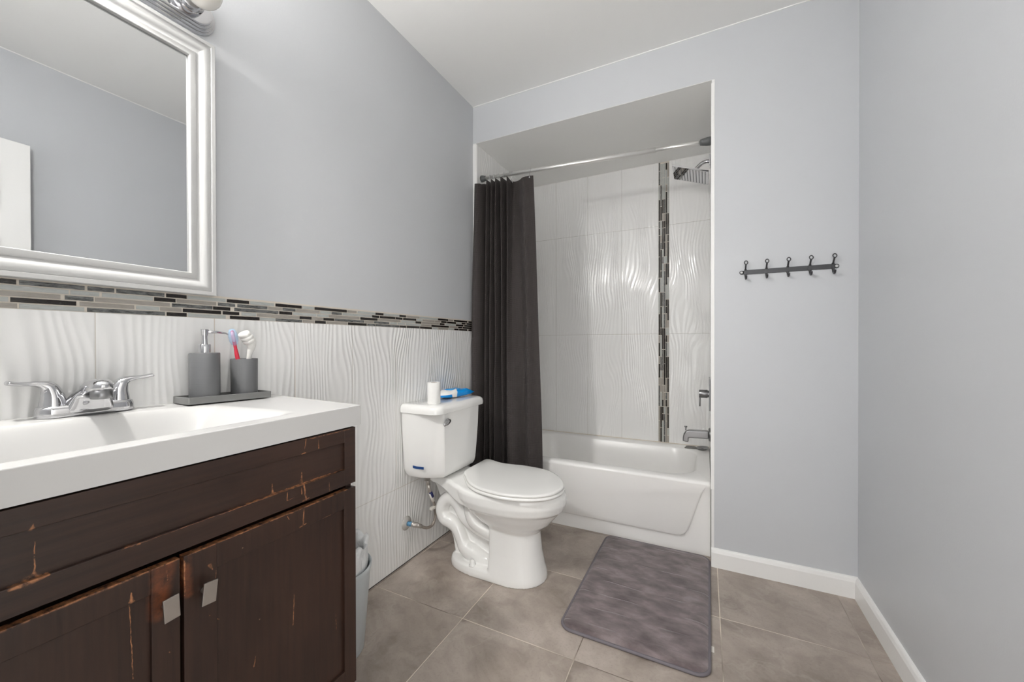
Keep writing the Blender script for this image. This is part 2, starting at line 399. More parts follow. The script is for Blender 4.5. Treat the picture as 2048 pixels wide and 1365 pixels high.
def baseboard(name, pts):
    """pts: (start, end, inward normal) on the floor"""
    (ax, ay), (bx, by), (nx, ny) = pts
    prof = [(0, 0), (0.013, 0), (0.013, 0.070), (0.0095, 0.083), (0.006, 0.089), (0, 0.091)]
    bm = bmesh.new()
    loft(bm, [[(px+nx*d, py+ny*d, z) for d, z in prof] for px, py in ((ax, ay), (bx, by))])
    return struct(name, fixn(bm), TRIM)
baseboard('baseboard_back', ((1.3635, YB), (XR, YB), (0, -1)))
baseboard('baseboard_right', ((XR, YR), (XR, YB-0.013), (-1, 0)))

# the bathroom door, swung open against the right wall (seen in the mirror)
d1 = bpy.data.objects.new('door_1', None); C.objects.link(d1); d1['kind'] = 'structure'; d1.location = (1.86, YR, 0)
bm = bmesh.new(); B(bm, -0.020, 0.015, 0.02, 0.80, 0.012, 2.118)
bevel(link('door_slab', bm, TRIM, d1), 0.002, 2)
bm = bmesh.new()
for y0, y1 in ((0.12, 0.37), (0.45, 0.70)):
    for z0, z1 in ((0.22, 0.92), (1.06, 1.62), (1.76, 2.0)):
        for q in ((y0, y1, z0, z0+0.02), (y0, y1, z1-0.02, z1), (y0, y0+0.02, z0+0.02, z1-0.02), (y1-0.02, y1, z0+0.02, z1-0.02)): B(bm, -0.025, -0.0195, *q)
bevel(link('panel_moulding', bm, TRIM, d1), 0.002, 2)
bm = bmesh.new(); lathe(bm, [(0.030, 0), (0.030, -0.006), (0.011, -0.008), (0.010, -0.03), (0.024, -0.038), (0.029, -0.05), (0.024, -0.062), (0.0, -0.066)], 24, (-0.020, 0.735, 0.96), 'x')
link('door_knob', fixn(bm), NICKEL, d1, True)

# ------------------------------------------------------------------ vanity cabinet
def seg_mask(t, p, segs):
    """mask of tapered worn strokes; segs: (ax, ay, bx, by, wa, wb)"""
    out = None
    for ax, ay, bx, by, wa, wb in segs:
        dx, dy = bx-ax, by-ay; L2 = max(dx*dx+dy*dy, 1e-8)
        q = t.V('SUBTRACT', p, (ax, ay, 0))
        k = t.M('MULTIPLY', t.V('DOT_PRODUCT', q, (dx/L2, dy/L2, 0)), 1.0, clamp=True)
        e = t.V('LENGTH', t.V('SUBTRACT', q, t.V('SCALE', (dx, dy, 0), k)))
        w = t.M('ADD', t.M('MULTIPLY', k, (wb-wa)*0.8), wa*0.8)
        m = t.M('SUBTRACT', 1.0, t.M('DIVIDE', e, w), clamp=True)
        out = m if out is None else t.M('MAXIMUM', out, m)
    return out
def m_wood(name, vertical, segs=(), spots=0.0, worn=(), red=()):
    """espresso stained wood, grain along y or z, worn spots where the stain is rubbed off"""
    t = NT(name); pos = t.geo(); x, y, z = t.sep(pos)
    g = t.comb(t.M('MULTIPLY', y, 90.0 if vertical else 5.0), t.M('MULTIPLY', z, 5.0 if vertical else 90.0), t.M('MULTIPLY', x, 40.0))
    n = t.noise(g, 1.0, 5.0, 0.6); big = t.noise(pos, 4.0, 3.0)
    col = t.ramp(n, [(0.25, (0.0160, 0.0074, 0.0048)), (0.75, (0.041, 0.0190, 0.0122))])
    col = t.mix(t.mr(big, 0.4, 0.7, 0.0, 0.45), col, (0.056, 0.0255, 0.0155))
    p2 = t.comb(y, z, 0.0)
    wob = t.noise(pos, 70.0, 3.0); wob2 = t.noise(pos, 71.0, 3.0)
    pw = t.V('ADD', p2, t.comb(t.M('MULTIPLY', t.M('SUBTRACT', wob, 0.5), 0.0035), t.M('MULTIPLY', t.M('SUBTRACT', wob2, 0.5), 0.0035), 0.0))
    if red:
        mk = seg_mask(t, pw, red)
        col = t.mix(t.M('MULTIPLY', t.mr(mk, 0.0, 0.7), t.mr(t.noise(pos, 45.0, 4.0, 0.7), 0.3, 0.62)), col, (0.16, 0.048, 0.018))
    if segs:
        mk = seg_mask(t, pw, segs)
        mk = t.M('MULTIPLY', t.M('MULTIPLY', t.mr(mk, 0.12, 0.75), t.mr(t.noise(pos, 90.0, 4.0, 0.7), 0.38, 0.60)), 0.85)
        col = t.mix(mk, col, t.mix(t.noise(pos, 60.0), (0.36, 0.135, 0.055), (0.58, 0.27, 0.12)))
    # little paint specks
    k = t.n.new('ShaderNodeTexVoronoi'); k.inputs['Scale'].default_value = 26.0; t.L(p2, k.inputs['Vector'])
    sel = t.n.new('ShaderNodeSeparateColor'); t.L(k.outputs['Color'], sel.inputs[0])
    sp = t.M('MULTIPLY', t.mr(k.outputs['Distance'], 0.03, 0.055, 1.0, 0.0), t.M('GREATER_THAN', sel.outputs[0], 0.90))
    col = t.mix(t.M('MULTIPLY', sp, 0.5), col, (0.42, 0.26, 0.16))
    t.set(Base_Color=col, Roughness=t.M('ADD', 0.34, t.M('MULTIPLY', n, 0.16)))
    t.bump(n, 0.0004, 0.6)
    return t.m
W = 0.0018
DRAWER_SEGS = [(0.2016, 0.8195, 0.2006, 0.8109, 0.001, 0.006), (0.1973, 0.7343, 0.2171, 0.7342, 0.010, 0.003), (0.204, 0.743, 0.203, 0.7365, 0.003, 0.008),
    (0.1795, 0.7324, 0.1887, 0.7323, 0.004, 0.006), (0.30, 0.7325, 0.43, 0.7335, 0.0004, 0.0009), (0.3048, 0.7338, 0.3248, 0.7325, 0.002, 0.003),
    (0.43, 0.7335, 0.567, 0.7345, 0.0009, 0.0013), (0.5665, 0.7588, 0.5676, 0.7372, 0.0015, 0.0055), (0.5628, 0.7354, 0.5759, 0.7355, 0.004, 0.0025),
    (0.575, 0.735, 0.688, 0.736, 0.0018, 0.0042), (0.688, 0.7361, 0.767, 0.7353, 0.0035, 0.0008), (0.6413, 0.7646, 0.6399, 0.7411, 0.002, 0.006),
    (0.6412, 0.7406, 0.6478, 0.694, 0.0045, 0.0035), (0.640, 0.694, 0.656, 0.696, 0.004, 0.002), (0.5993, 0.7298, 0.5979, 0.7097, 0.0022, 0.0022), (0.5979, 0.7097, 0.6158, 0.7106, 0.0018, 0.001),
    (0.635, 0.728, 0.636, 0.713, 0.0015, 0.003), (0.6486, 0.8487, 0.643, 0.8159, 0.002, 0.002), (0.6375, 0.8122, 0.6471, 0.8136, 0.0022, 0.0022), (0.684, 0.838, 0.684, 0.816, 0.0008, 0.0028),
    (0.7152, 0.7168, 0.7167, 0.6894, 0.001, 0.0012), (0.66, 0.846, 0.79, 0.846, 0.002, 0.001), (0.205, 0.789, 0.2041, 0.7411, 0.001, 0.002)]
DOOR_SEGS = [(0.392, 0.6772, 0.775, 0.6772, 0.0042, 0.003), (0.61, 0.6765, 0.70, 0.6765, 0.0045, 0.003), (0.391, 0.681, 0.391, 0.60, 0.0035, 0.0015), (0.4335, 0.6375, 0.4385, 0.6265, 0.0055, 0.002), (0.4445, 0.625, 0.4445, 0.605, 0.001, 0.0006),
    (0.6422, 0.675, 0.6393, 0.634, 0.0030, 0.0030), (0.6312, 0.6312, 0.648, 0.6335, 0.0035, 0.002), (0.6198, 0.4662, 0.6168, 0.3936, 0.0012, 0.0022), (0.527, 0.3809, 0.5236, 0.3596, 0.001, 0.0022),
    (0.599, 0.6705, 0.6027, 0.6616, 0.0015, 0.0015), (0.45, 0.515, 0.454, 0.511, 0.0015, 0.001), (0.433, 0.535, 0.4335, 0.534, 0.0018, 0.0018), (0.7404, 0.3432, 0.7418, 0.298, 0.0008, 0.0012),
    (0.69, 0.626, 0.72, 0.6265, 0.001, 0.001)]
LEFT_SEGS = [(-0.08, 0.6772, 0.338, 0.6772, 0.0055, 0.0055), (0.338, 0.6772, 0.382, 0.6772, 0.004, 0.005), (0.3122, 0.6505, 0.3128, 0.6351, 0.0015, 0.0055), (0.3095, 0.6353, 0.3162, 0.634, 0.002, 0.002),
    (0.3121, 0.6284, 0.3133, 0.6029, 0.0008, 0.0018), (0.3133, 0.6029, 0.3168, 0.492, 0.0012, 0.0016), (0.3657, 0.5078, 0.3664, 0.5063, 0.002, 0.002), (0.3835, 0.68, 0.3835, 0.62, 0.0015, 0.001), (0.363, 0.664, 0.364, 0.645, 0.001, 0.0018)]
WOOD_H = m_wood('espresso_wood_drawer', False, DRAWER_SEGS)
WOOD_V = m_wood('espresso_wood_right_door', True, DOOR_SEGS, red=[(0.392, 0.668, 0.397, 0.60, 0.016, 0.013)])
WOOD_L = m_wood('espresso_wood_left_door', True, LEFT_SEGS, red=[(0.358, 0.672, 0.350, 0.59, 0.03, 0.022)])
WOOD_C = m_wood('espresso_wood_carcass', True)

van = thing('vanity_cabinet', 'dark brown bathroom vanity cabinet with scuffed shaker doors under the white sink top', 'cabinet', (0.2, 0.385, 0))
VL = van.location.copy()
def vchild(name, bm, mat, **k):
    bmesh.ops.translate(bm, verts=bm.verts, vec=-VL); return link(name, bm, mat, van, **k)
bm = bmesh.new()
B(bm, 0.010, 0.412, YR+0.02, -0.002, 0.10, 0.853); B(bm, 0.010, 0.412, 0.785, 0.8025, 0.0, 0.853)
B(bm, 0.010, 0.400, -0.002, 0.785, 0.10, 0.118); B(bm, 0.010, 0.022, -0.002, 0.785, 0.118, 0.853)
B(bm, 0.340, 0.356, -0.002, 0.785, 0.640, 0.720); B(bm, 0.396, 0.412, -0.002, 0.785, 0.842, 0.853); B(bm, 0.360, 0.376, 0.360, 0.412, 0.118, 0.660)
B(bm, 0.340, 0.352, -0.002, 0.785, 0.0, 0.10)
vchild('carcass', bm, WOOD_C)
def shaker(y0, y1, z0, z1, rl, rr, rt_, rb):
    """framed front: rails and stiles standing 7 mm proud of a flat panel, 18 mm thick"""
    bm = bmesh.new(); x0, x1 = 0.4125, 0.4305
    B(bm, x0, x1, y0, y0+rl, z0, z1); B(bm, x0, x1, y1-rr, y1, z0, z1)
    B(bm, x0, x1, y0+rl, y1-rr, z1-rt_, z1); B(bm, x0, x1, y0+rl, y1-rr, z0, z0+rb)
    B(bm, x0+0.002, x1-0.0075, y0+rl-0.004, y1-rr+0.004, z0+rb-0.004, z1-rt_+0.004)
    return bm
bevel(vchild('drawer_front', shaker(-0.078, 0.8035, 0.690, 0.8495, 0.045, 0.037, 0.0385, 0.0445), WOOD_H), 0.0012, 2)
def knob(door, y, z, tilt):
    k = bpy.data.objects.new('knob', None)
    bm = bmesh.new(); lathe(bm, [(0.0055, -0.0205), (0.0055, 0.0)], 14, (0, 0, 0), 'x')
    B(bm, 0.0, 0.0035, -0.0125, 0.0125, -0.0215, 0.0215)
    o = link('knob', fixn(bm), NICKEL, door, loc=(0.4515-VL.x, y-VL.y, z-VL.z), rot=(tilt, 0, 0.05))
    bpy.data.objects.remove(k); lab(o, 'brushed nickel rectangular knob'); bevel(o, 0.0008, 2); return o
dl = vchild('door', shaker(-0.078, 0.3835, 0.112, 0.6768, 0.045, 0.0435, 0.046, 0.055), WOOD_L); bevel(dl, 0.0012, 2)
dr = vchild('door', shaker(0.3895, 0.8035, 0.112, 0.6768, 0.0575, 0.0395, 0.051, 0.055), WOOD_V); bevel(dr, 0.0012, 2)
lab(dl, 'left door with a rubbed reddish patch beside its knob'); lab(dr, 'right door with a scuffed top rail')
knob(dl, 0.3605, 0.6005, 0.05); knob(dr, 0.4225, 0.5945, -0.10)

# ------------------------------------------------------------------ sink top (one piece with the basin)
CY0, CY1, CX1, CZ0 = YR+0.004, 0.8225, 0.4315, 0.853
def ztop(x, y):
    k = max(0.0, min(1.0, (y-0.30)/0.52)); lift = lerp(0.020, 0.007, k*k*(3-2*k))
    return 0.9100 + lift*(1-max(0.0, min(1.0, x/0.43)))
def basin(x, y):
    """depth of the basin below the deck"""
    def ss(a, b, v):
        q = max(0.0, min(1.0, (v-a)/(b-a))); return q*q*(3-2*q)
    fx = min(ss(0.088, 0.150, x), 1-ss(0.345, 0.392, x)); ry = lerp(0.60, 0.655, ss(0.05, 0.36, x)); fr_ = 1-ss(ry-0.135, ry, y); fl = ss(0.115, 0.25, y)
    return 0.115*min(fx, fr_, fl) if False else 0.115*fx*fr_*fl
nx, ny = 88, 150
bm = bmesh.new(); G = []
XS = [0.0085+(CX1-0.0085)*i/nx for i in range(nx+1)]; YS = [CY0+(CY1-CY0)*j/ny for j in range(ny+1)]
for xx in XS:
    G.append([bm.verts.new((xx, yy, ztop(xx, yy)-basin(xx, yy))) for yy in YS])
for i in range(nx):
    for j in range(ny): bm.faces.new((G[i][j], G[i+1][j], G[i+1][j+1], G[i][j+1]))
rim = [G[i][0] for i in range(nx+1)]+[G[nx][j] for j in range(1, ny+1)]+[G[i][ny] for i in range(nx-1, -1, -1)]+[G[0][j] for j in range(ny-1, 0, -1)]
low = [bm.verts.new((v.co.x, v.co.y, CZ0)) for v in rim]; n = len(rim)
for i in range(n): bm.faces.new((rim[i], low[i], low[(i+1) % n], rim[(i+1) % n]))
fixn(bm)
top = thing('sink_top', 'white one-piece vanity top with a shallow rectangular basin on the dark cabinet', 'sink', (0.2, 0.385, 0.853))
TL = top.location.copy()
bmesh.ops.translate(bm, verts=bm.verts, vec=-TL)
o = link('countertop', bm, TOPW, top); auto(o, 40); bevel(o, 0.0022, 3, 50)
dx_, dy_ = 0.235, 0.385; dz_ = ztop(dx_, dy_)-basin(dx_, dy_)
bm = bmesh.new(); lathe(bm, [(0.0, 0.001), (0.016, 0.001), (0.018, 0.003), (0.030, 0.003), (0.032, 0.0), (0.032, -0.006)], 28, (dx_-TL.x, dy_-TL.y, dz_-TL.z))
lab(link('drain', fixn(bm), CHROME, top, True), 'chrome basin drain')

# ------------------------------------------------------------------ faucet
FY = 0.372; FX = 0.040; FZ = ztop(FX, FY)
fau = thing('faucet', 'chrome two-handle centreset faucet at the back of the white sink top', 'faucet', (FX, FY, FZ))
def stadium(hl, r, n=10):
    out = []
    for cy, a0 in ((hl, 0.0), (-hl, PI)):
        for k in range(n+1):
            a = a0+PI*k/n; out.append((r*math.cos(a), cy+r*math.sin(a)))
    return out
bm = bmesh.new()
loft(bm, [[(x, y, z) for x, y in stadium(0.054, r)] for r, z in ((0.0270, 0.0), (0.0278, 0.003), (0.0272, 0.016), (0.0250, 0.0235), (0.019, 0.0265))])
link('base_plate', fixn(bm), CHROME, fau, True)
bm = bmesh.new()                                    # broad sloped spout body leaning out over the basin
def spsec(x0, x1, hw, z, e=0.55):
    pts = []; cx = (x0+x1)/2; hx = (x1-x0)/2
    for k in range(28):
        a = 2*PI*k/28; c, s_ = math.cos(a), math.sin(a)
        u = math.copysign(abs(c)**e, c); v = math.copysign(abs(s_)**e, s_)
        pts.append((cx+hx*u, hw*v*(1-0.10*u), z))
    return pts
loft(bm, [spsec(-0.020, 0.0320, 0.0480, 0.002), spsec(-0.017, 0.0345, 0.0430, 0.016), spsec(-0.011, 0.0390, 0.0365, 0.032), spsec(-0.003, 0.0460, 0.0305, 0.046), spsec(0.006, 0.0660, 0.0268, 0.054), spsec(0.014, 0.0970, 0.0255, 0.057, 0.8), spsec(0.020, 0.1030, 0.0245, 0.066, 0.9), spsec(0.030, 0.0985, 0.0215, 0.0765, 0.95), spsec(0.044, 0.0850, 0.0145, 0.0840, 1.0)])
o = link('spout', fixn(bm), CHROME, fau, True); m = o.modifiers.new('sub', 'SUBSURF'); m.levels = 1; m.render_levels = 2
bm = bmesh.new(); lathe(bm, [(0.0, 0.0430), (0.0125, 0.0430), (0.0125, 0.0395), (0.0175, 0.0395), (0.0185, 0.0415), (0.0188, 0.0600)], 28, (0.0790, 0, 0))
lab(link('aerator', fixn(bm), STEEL, fau, True), 'round aerator under the spout tip')
for s in (-1, 1):
    bm = bmesh.new()
    pth = smooth_path([(0.0, s*0.0535, 0.0215), (0.0, s*0.0535, 0.034), (0.0, s*0.0545, 0.050), (0.0, s*0.0600, 0.066), (0.0005, s*0.0720, 0.0745), (0.0015, s*0.0890, 0.0770), (0.003, s*0.1050, 0.0785), (0.004, s*0.1180, 0.0815)], 6)
    m_ = len(pth)-1; R5 = [0.0225, 0.0205, 0.0180, 0.0160, 0.0132, 0.0115, 0.0122, 0.0128]; F5 = [1.0, 1.0, 0.98, 0.90, 0.60, 0.42, 0.40, 0.38]
    sm = lambda A, i: lerp(A[min(int(i/6), 7)], A[min(int(i/6)+1, 7)], i/6-int(i/6))
    tube(bm, pth, [sm(R5, i) for i in range(m_+1)], 20, flat=[sm(F5, i) for i in range(m_+1)], swap=True)
    o = link('handle', fixn(bm), CHROME, fau, True)
    lab(o, 'left lever handle' if s < 0 else 'right lever handle')
bm = bmesh.new(); tube(bm, [(-0.021, 0, 0.02), (-0.021, 0, 0.057)], 0.0022, 10); lathe(bm, [(0.0, 0.054), (0.005, 0.056), (0.0065, 0.060), (0.005, 0.064), (0.0, 0.065)], 14, (-0.021, 0, 0))
link('lift_rod', fixn(bm), CHROME, fau, True)

# ------------------------------------------------------------------ tray, soap dispenser, tumbler, brushes
TX0, TX1, TY0, TY1 = 0.0095, 0.0910, 0.547, 0.772
TZ = ztop(0.09, 0.68)+0.0045; TILT = -0.026
bm = bmesh.new()
outer = rrect(TX0, TX1, TY0, TY1, 0.004, 3); inner = rrect(TX0+0.004, TX1-0.004, TY0+0.005, TY1-0.005, 0.003, 3)
cx_, cy_ = (TX0+TX1)/2, (TY0+TY1)/2
mk = lambda poly, z: [(x-cx_, y-cy_, z) for x, y in poly]
loft(bm, [mk(outer, 0), mk(outer, 0.019), mk(inner, 0.019), mk(inner, 0.005)])
tray = tag(link('vanity_tray', fixn(bm), RESIN, loc=(cx_, cy_, TZ), rot=(TILT, 0, 0)), 'long grey tray holding the soap dispenser and tumbler', 'tray')
bevel(tray, 0.0008, 2)
def tz(y): return TZ + 0.0053 + TILT*(y-cy_)
sy_ = 0.606; SX = 0.0500
so = thing('soap_dispenser', 'grey ribbed soap dispenser with chrome pump on the tray', 'soap dispenser', (SX, sy_, tz(sy_)+0.0008))
bm = bmesh.new(); lathe(bm, [(0.0355, 0.0), (0.0362, 0.003), (0.0362, 0.132), (0.0352, 0.1345), (0.012, 0.1350)], 56); auto(link('bottle', fixn(bm), RIBBED, so), 50)
bm = bmesh.new(); lathe(bm, [(0.0148, 0.1355), (0.0148, 0.158), (0.0140, 0.159), (0.0078, 0.159), (0.0072, 0.168), (0.0068, 0.182), (0.0080, 0.186), (0.0090, 0.199), (0.0100, 0.2020), (0.0, 0.2030)], 32)
lab(auto(link('pump', fixn(bm), CHROME, so), 40), 'chrome pump collar and head')
bm = bmesh.new(); tube(bm, [(0.0, 0.006, 0.195), (-0.004, 0.035, 0.195), (-0.010, 0.062, 0.1915), (-0.012, 0.069, 0.188)], [0.0042, 0.0034, 0.0026, 0.0022], 12)
link('spout', fixn(bm), CHROME, so, True)
cyy = 0.713
cu = tag(link('tumbler', bmesh.new(), RIBBED, loc=(SX, cyy, tz(cyy)+0.0008)), 'grey ribbed tumbler at the right end of the tray, holding a toothbrush', 'cup')
bm = bmesh.new(); lathe(bm, [(0.0340, 0.0), (0.0350, 0.003), (0.0358, 0.1155), (0.0353, 0.117), (0.0335, 0.117), (0.0328, 0.113), (0.0315, 0.006), (0.0, 0.006)], 56); fixn(bm)
bm.to_mesh(cu.data); bm.free(); auto(cu, 50)
CZB = tz(cyy)+0.0078
RED = simple('red_plastic', (0.62, 0.03, 0.06), 0.25, var=0.05); PINKW = simple('pink_bristles', (0.75, 0.35, 0.42), 0.6)
t = NT('clear_blue_plastic'); t.set(Base_Color=t.mix(t.noise(t.obj(), 40.0), (0.25, 0.55, 0.90), (0.40, 0.68, 0.95)), Roughness=0.15, Alpha=0.32); BLUECAP = t.m
tb = thing('toothbrush', 'red toothbrush with a clear blue head cover leaning in the tumbler', 'toothbrush', (SX, cyy, CZB))
b0 = Vector((0.010, -0.006, 0.006)); b1 = Vector((0.018, -0.044, 0.196)); ax_ = (b1-b0)
bm = bmesh.new(); tube(bm, [b0+ax_*k for k in (0.0, 0.15, 0.4, 0.62, 0.72, 0.82, 0.985, 1.0)], [0.0035, 0.0050, 0.0058, 0.0056, 0.0042, 0.0048, 0.0045, 0.002], 12)
link('handle', fixn(bm), RED, tb, True)
side = Vector((0.8, -0.5, 0)).normalized()
bm = bmesh.new(); tube(bm, [b0+ax_*k+side*0.006 for k in (0.82, 0.86, 0.93, 0.975)], [0.003, 0.0048, 0.0048, 0.003], 10)
lab(link('bristles', fixn(bm), PINKW, tb, True), 'pink bristles')
bm = bmesh.new(); tube(bm, [b0+ax_*k+side*0.003 for k in (0.765, 0.785, 0.83, 0.90, 0.96, 1.01, 1.025)], [0.004, 0.0085, 0.0115, 0.0125, 0.0115, 0.008, 0.003], 16)
lab(link('head_cover', fixn(bm), BLUECAP, tb, True), 'see-through blue head cover')
WPL = simple('white_tube_plastic', (0.78, 0.77, 0.74), 0.35, var=0.05, scale=60, bump=0.002, bscale=60)
tp = thing('toothpaste_tube', 'white crumpled tube with a rolled end standing in the tumbler', 'tube', (SX, cyy, CZB))
bm = bmesh.new()
pth = smooth_path([(0.002, 0.002, 0.008), (0.002, 0.008, 0.060), (0.002, 0.013, 0.115), (0.002, 0.0185, 0.138), (0.002, 0.0200, 0.155), (0.002, 0.0150, 0.168)], 6); q = len(pth)-1
tube(bm, pth, [0.0068 if i < 13 else lerp(0.0068, 0.0155, min(1, (i-13)/13)) for i in range(q+1)], 18, flat=[0.92 if i < 13 else 0.78 for i in range(q+1)])
for v in bm.verts: v.co += Vector((random.uniform(-1, 1), random.uniform(-1, 1), random.uniform(-1, 1)))*0.0008
link('tube_body', fixn(bm), WPL, tp, True)
bm = bmesh.new(); c0 = Vector((0.002, 0.0175, 0.160)); d = Vector((0.0, -0.58, 0.815))
tube(bm, [c0+d*k for k in (0.0, 0.0030, 0.0110, 0.0125, 0.0140, 0.0230, 0.0245, 0.0260, 0.0350, 0.0385)], [0.0160, 0.0200, 0.0208, 0.0184, 0.0204, 0.0204, 0.0182, 0.0198, 0.0192, 0.0150], 22, flat=0.82)
for v in bm.verts: v.co += Vector((random.uniform(-1, 1), random.uniform(-1, 1), random.uniform(-1, 1)))*0.0006
link('rolled_end', fixn(bm), WPL, tp, True)

# ------------------------------------------------------------------ mirror
MY0, MY1, MZ0, MZ1 = 0.125, 0.6440, 1.2315, 1.9700
mir = thing('wall_mirror', 'mirror in a moulded white frame above the sink', 'mirror', (0.0, (MY0+MY1)/2, MZ0))
prof = [(0.0, 0.0), (0.0, 0.0290), (0.0015, 0.0305), (0.0105, 0.0305), (0.0115, 0.0275), (0.0125, 0.0265), (0.0155, 0.0285), (0.020, 0.0300), (0.026, 0.0295), (0.034, 0.0245), (0.0415, 0.0195), (0.0440, 0.0190), (0.0455, 0.0215), (0.0475, 0.0225), (0.060, 0.0225), (0.0615, 0.0210), (0.0625, 0.0130)]
def ring(ins, x):
    cy = (MY0+MY1)/2
    return [(x, MY0+ins-cy, ins), (x, MY1-ins-cy, ins), (x, MY1-ins-cy, MZ1-MZ0-ins), (x, MY0+ins-cy, MZ1-MZ0-ins)]
bm = bmesh.new(); loft(bm, [ring(i_, x_+0.0076) for i_, x_ in prof], False, False); fixn(bm)
auto(link('frame', bm, FRAMEW, mir), 28)
t = NT('silvered_glass'); n = t.noise(t.geo(), 30.0, 2.0)
k = t.n.new('ShaderNodeTexVoronoi'); k.inputs['Scale'].default_value = 16.0; t.L(t.geo(), k.inputs['Vector'])
sc_ = t.n.new('ShaderNodeSeparateColor'); t.L(k.outputs['Color'], sc_.inputs[0])
spk = t.M('MULTIPLY', t.mr(k.outputs['Distance'], 0.02, 0.035, 1.0, 0.0), t.M('GREATER_THAN', sc_.outputs[0], 0.86))
t.set(Base_Color=(0.69, 0.70, 0.705), Metallic=1.0, Roughness=t.M('ADD', 0.012, t.M('MULTIPLY', spk, 0.35))); MIRROR = t.m
bm = bmesh.new(); h = MZ1-MZ0; hw = (MY1-MY0)/2-0.0555
B(bm, 0.0095, 0.0200, -hw, hw, 0.0555, h-0.0555)
link('glass', bm, MIRROR, mir)

# ------------------------------------------------------------------ vanity light bar
LY, LZ = 0.338, 2.0545; LHL = 0.264
vl = thing('vanity_light', 'chrome bar light with stepped rounded ends and globe bulbs above the mirror', 'light', (0.0, LY, LZ))
bm = bmesh.new()
def plate(r, x): return [(x, yy, zz) for zz, yy in [(a, b) for a, b in stadium(LHL, r, 24)]]
st = []
for r, x0_, x1_ in ((0.0580, 0.0005, 0.007), (0.0520, 0.0072, 0.014), (0.0460, 0.0142, 0.021), (0.0400, 0.0212, 0.027)):
    st += [plate(r, x0_), plate(r, x1_-0.002), plate(r-0.0006, x1_-0.0006), plate(r-0.002, x1_), plate(r-0.0058, x1_+0.0001)]
loft(bm, st); auto(link('back_plate', fixn(bm), CHROME, vl), 34)
def m_bulb():
    t = NT('frosted_lit_bulb'); t.set(Base_Color=(0.85, 0.82, 0.76), Roughness=0.35, Emission_Color=BULB_COLOR, Emission_Strength=BULB_STRENGTH)
    return t.m
FROST = simple('frosted_bulb_glass', (0.80, 0.775, 0.725), 0.25, var=0.02)
BULB = m_bulb()
for y, lit in ((-0.24, True), (-0.08, False), (0.08, False), (0.24, False)):
    bm = bmesh.new(); lathe(bm, [(0.0, 0.026), (0.0350, 0.026), (0.0355, 0.028), (0.0345, 0.046), (0.0325, 0.048), (0.0315, 0.060), (0.0265, 0.064), (0.0, 0.064)], 32, (0, y, 0), 'x')
    o = auto(link('socket', fixn(bm), CHROME, vl), 40)
    bm = bmesh.new(); cr, R_ = 0.110, 0.0445
    pr = [(0.0, 0.058), (0.0165, 0.058), (0.018, 0.066)] + [(R_*math.sin(math.radians(a)), cr-R_*math.cos(math.radians(a))) for a in (36, 50, 65, 80, 95, 110, 125, 140, 155, 168)] + [(0.0, cr+R_)]
    lathe(bm, pr, 32, (0, y, 0), 'x')
    lab(link('bulb', fixn(bm), BULB if lit else FROST, vl, True), 'frosted globe bulb, lit' if lit else 'frosted globe bulb, not lit')

# ------------------------------------------------------------------ toilet
TY = 1.66
toi = thing('toilet', 'white two-piece toilet with closed lid beside the tub', 'toilet', (0.40, TY, 0.0))
TO = toi.location.copy()
def tchild(name, bm, mat, par=None, smooth=True):
    bmesh.ops.translate(bm, verts=bm.verts, vec=-TO); return link(name, fixn(bm), mat, par or toi, smooth)
def egg(xb, xf, hw, z, nb=2.6, nf=2.0, xm=None, n=48):
    """plan outline: squarer behind, rounder in front; xm is where it is widest"""
    xm = lerp(xb, xf, 0.47) if xm is None else xm; out = []
    for k in range(n):
        a = 2*PI*k/n; c, s_ = math.cos(a), math.sin(a); e = nf if c >= 0 else nb
        u = abs(c)**(2/e); v = abs(s_)**(2/e)
        out.append((xm + (xf-xm)*u if c >= 0 else xm-(xm-xb)*u, TY + math.copysign(v, s_)*hw, z))
    return out
bm = bmesh.new()
loft(bm, [egg(0.245, 0.755, 0.168, 0.417), egg(0.232, 0.768, 0.180, 0.413), egg(0.228, 0.775, 0.186, 0.400), egg(0.235, 0.778, 0.186, 0.368), egg(0.255, 0.768, 0.178, 0.337), egg(0.265, 0.760, 0.172, 0.331),
          egg(0.275, 0.750, 0.166, 0.324), egg(0.310, 0.728, 0.150, 0.295), egg(0.345, 0.700, 0.128, 0.262), egg(0.385, 0.668, 0.108, 0.238), egg(0.428, 0.655, 0.096, 0.222)])
# front pedestal column
loft(bm, [egg(0.430, 0.648, 0.098, 0.250, 9, 2.2, 0.50), egg(0.432, 0.650, 0.100, 0.20, 9, 2.2, 0.50), egg(0.434, 0.658, 0.107, 0.12, 9, 2.2, 0.51), egg(0.434, 0.670, 0.118, 0.06, 9, 2.2, 0.51), egg(0.434, 0.680, 0.127, 0.022, 9, 2.2, 0.51), egg(0.434, 0.682, 0.129, 0.0, 9, 2.2, 0.51)])
# base flange
fl_ = lambda z, g: [(x, y, z) for x, y in [(0.200-g*0.3, TY-0.070), (0.215, TY-0.098-g), (0.26, TY-0.115-g), (0.33, TY-0.124-g), (0.42, TY-0.126-g), (0.47, TY-0.10), (0.47, TY+0.10), (0.42, TY+0.126+g), (0.33, TY+0.124+g), (0.26, TY+0.115+g), (0.215, TY+0.098+g), (0.200-g*0.3, TY+0.070)]]
loft(bm, [egg(0.186, 0.680, 0.129, 0.0, 2.6, 2.2, 0.42), egg(0.186, 0.680, 0.129, 0.020, 2.6, 2.2, 0.42), egg(0.192, 0.672, 0.124, 0.036, 2.6, 2.2, 0.42), egg(0.206, 0.66, 0.113, 0.043, 2.6, 2.2, 0.42)])
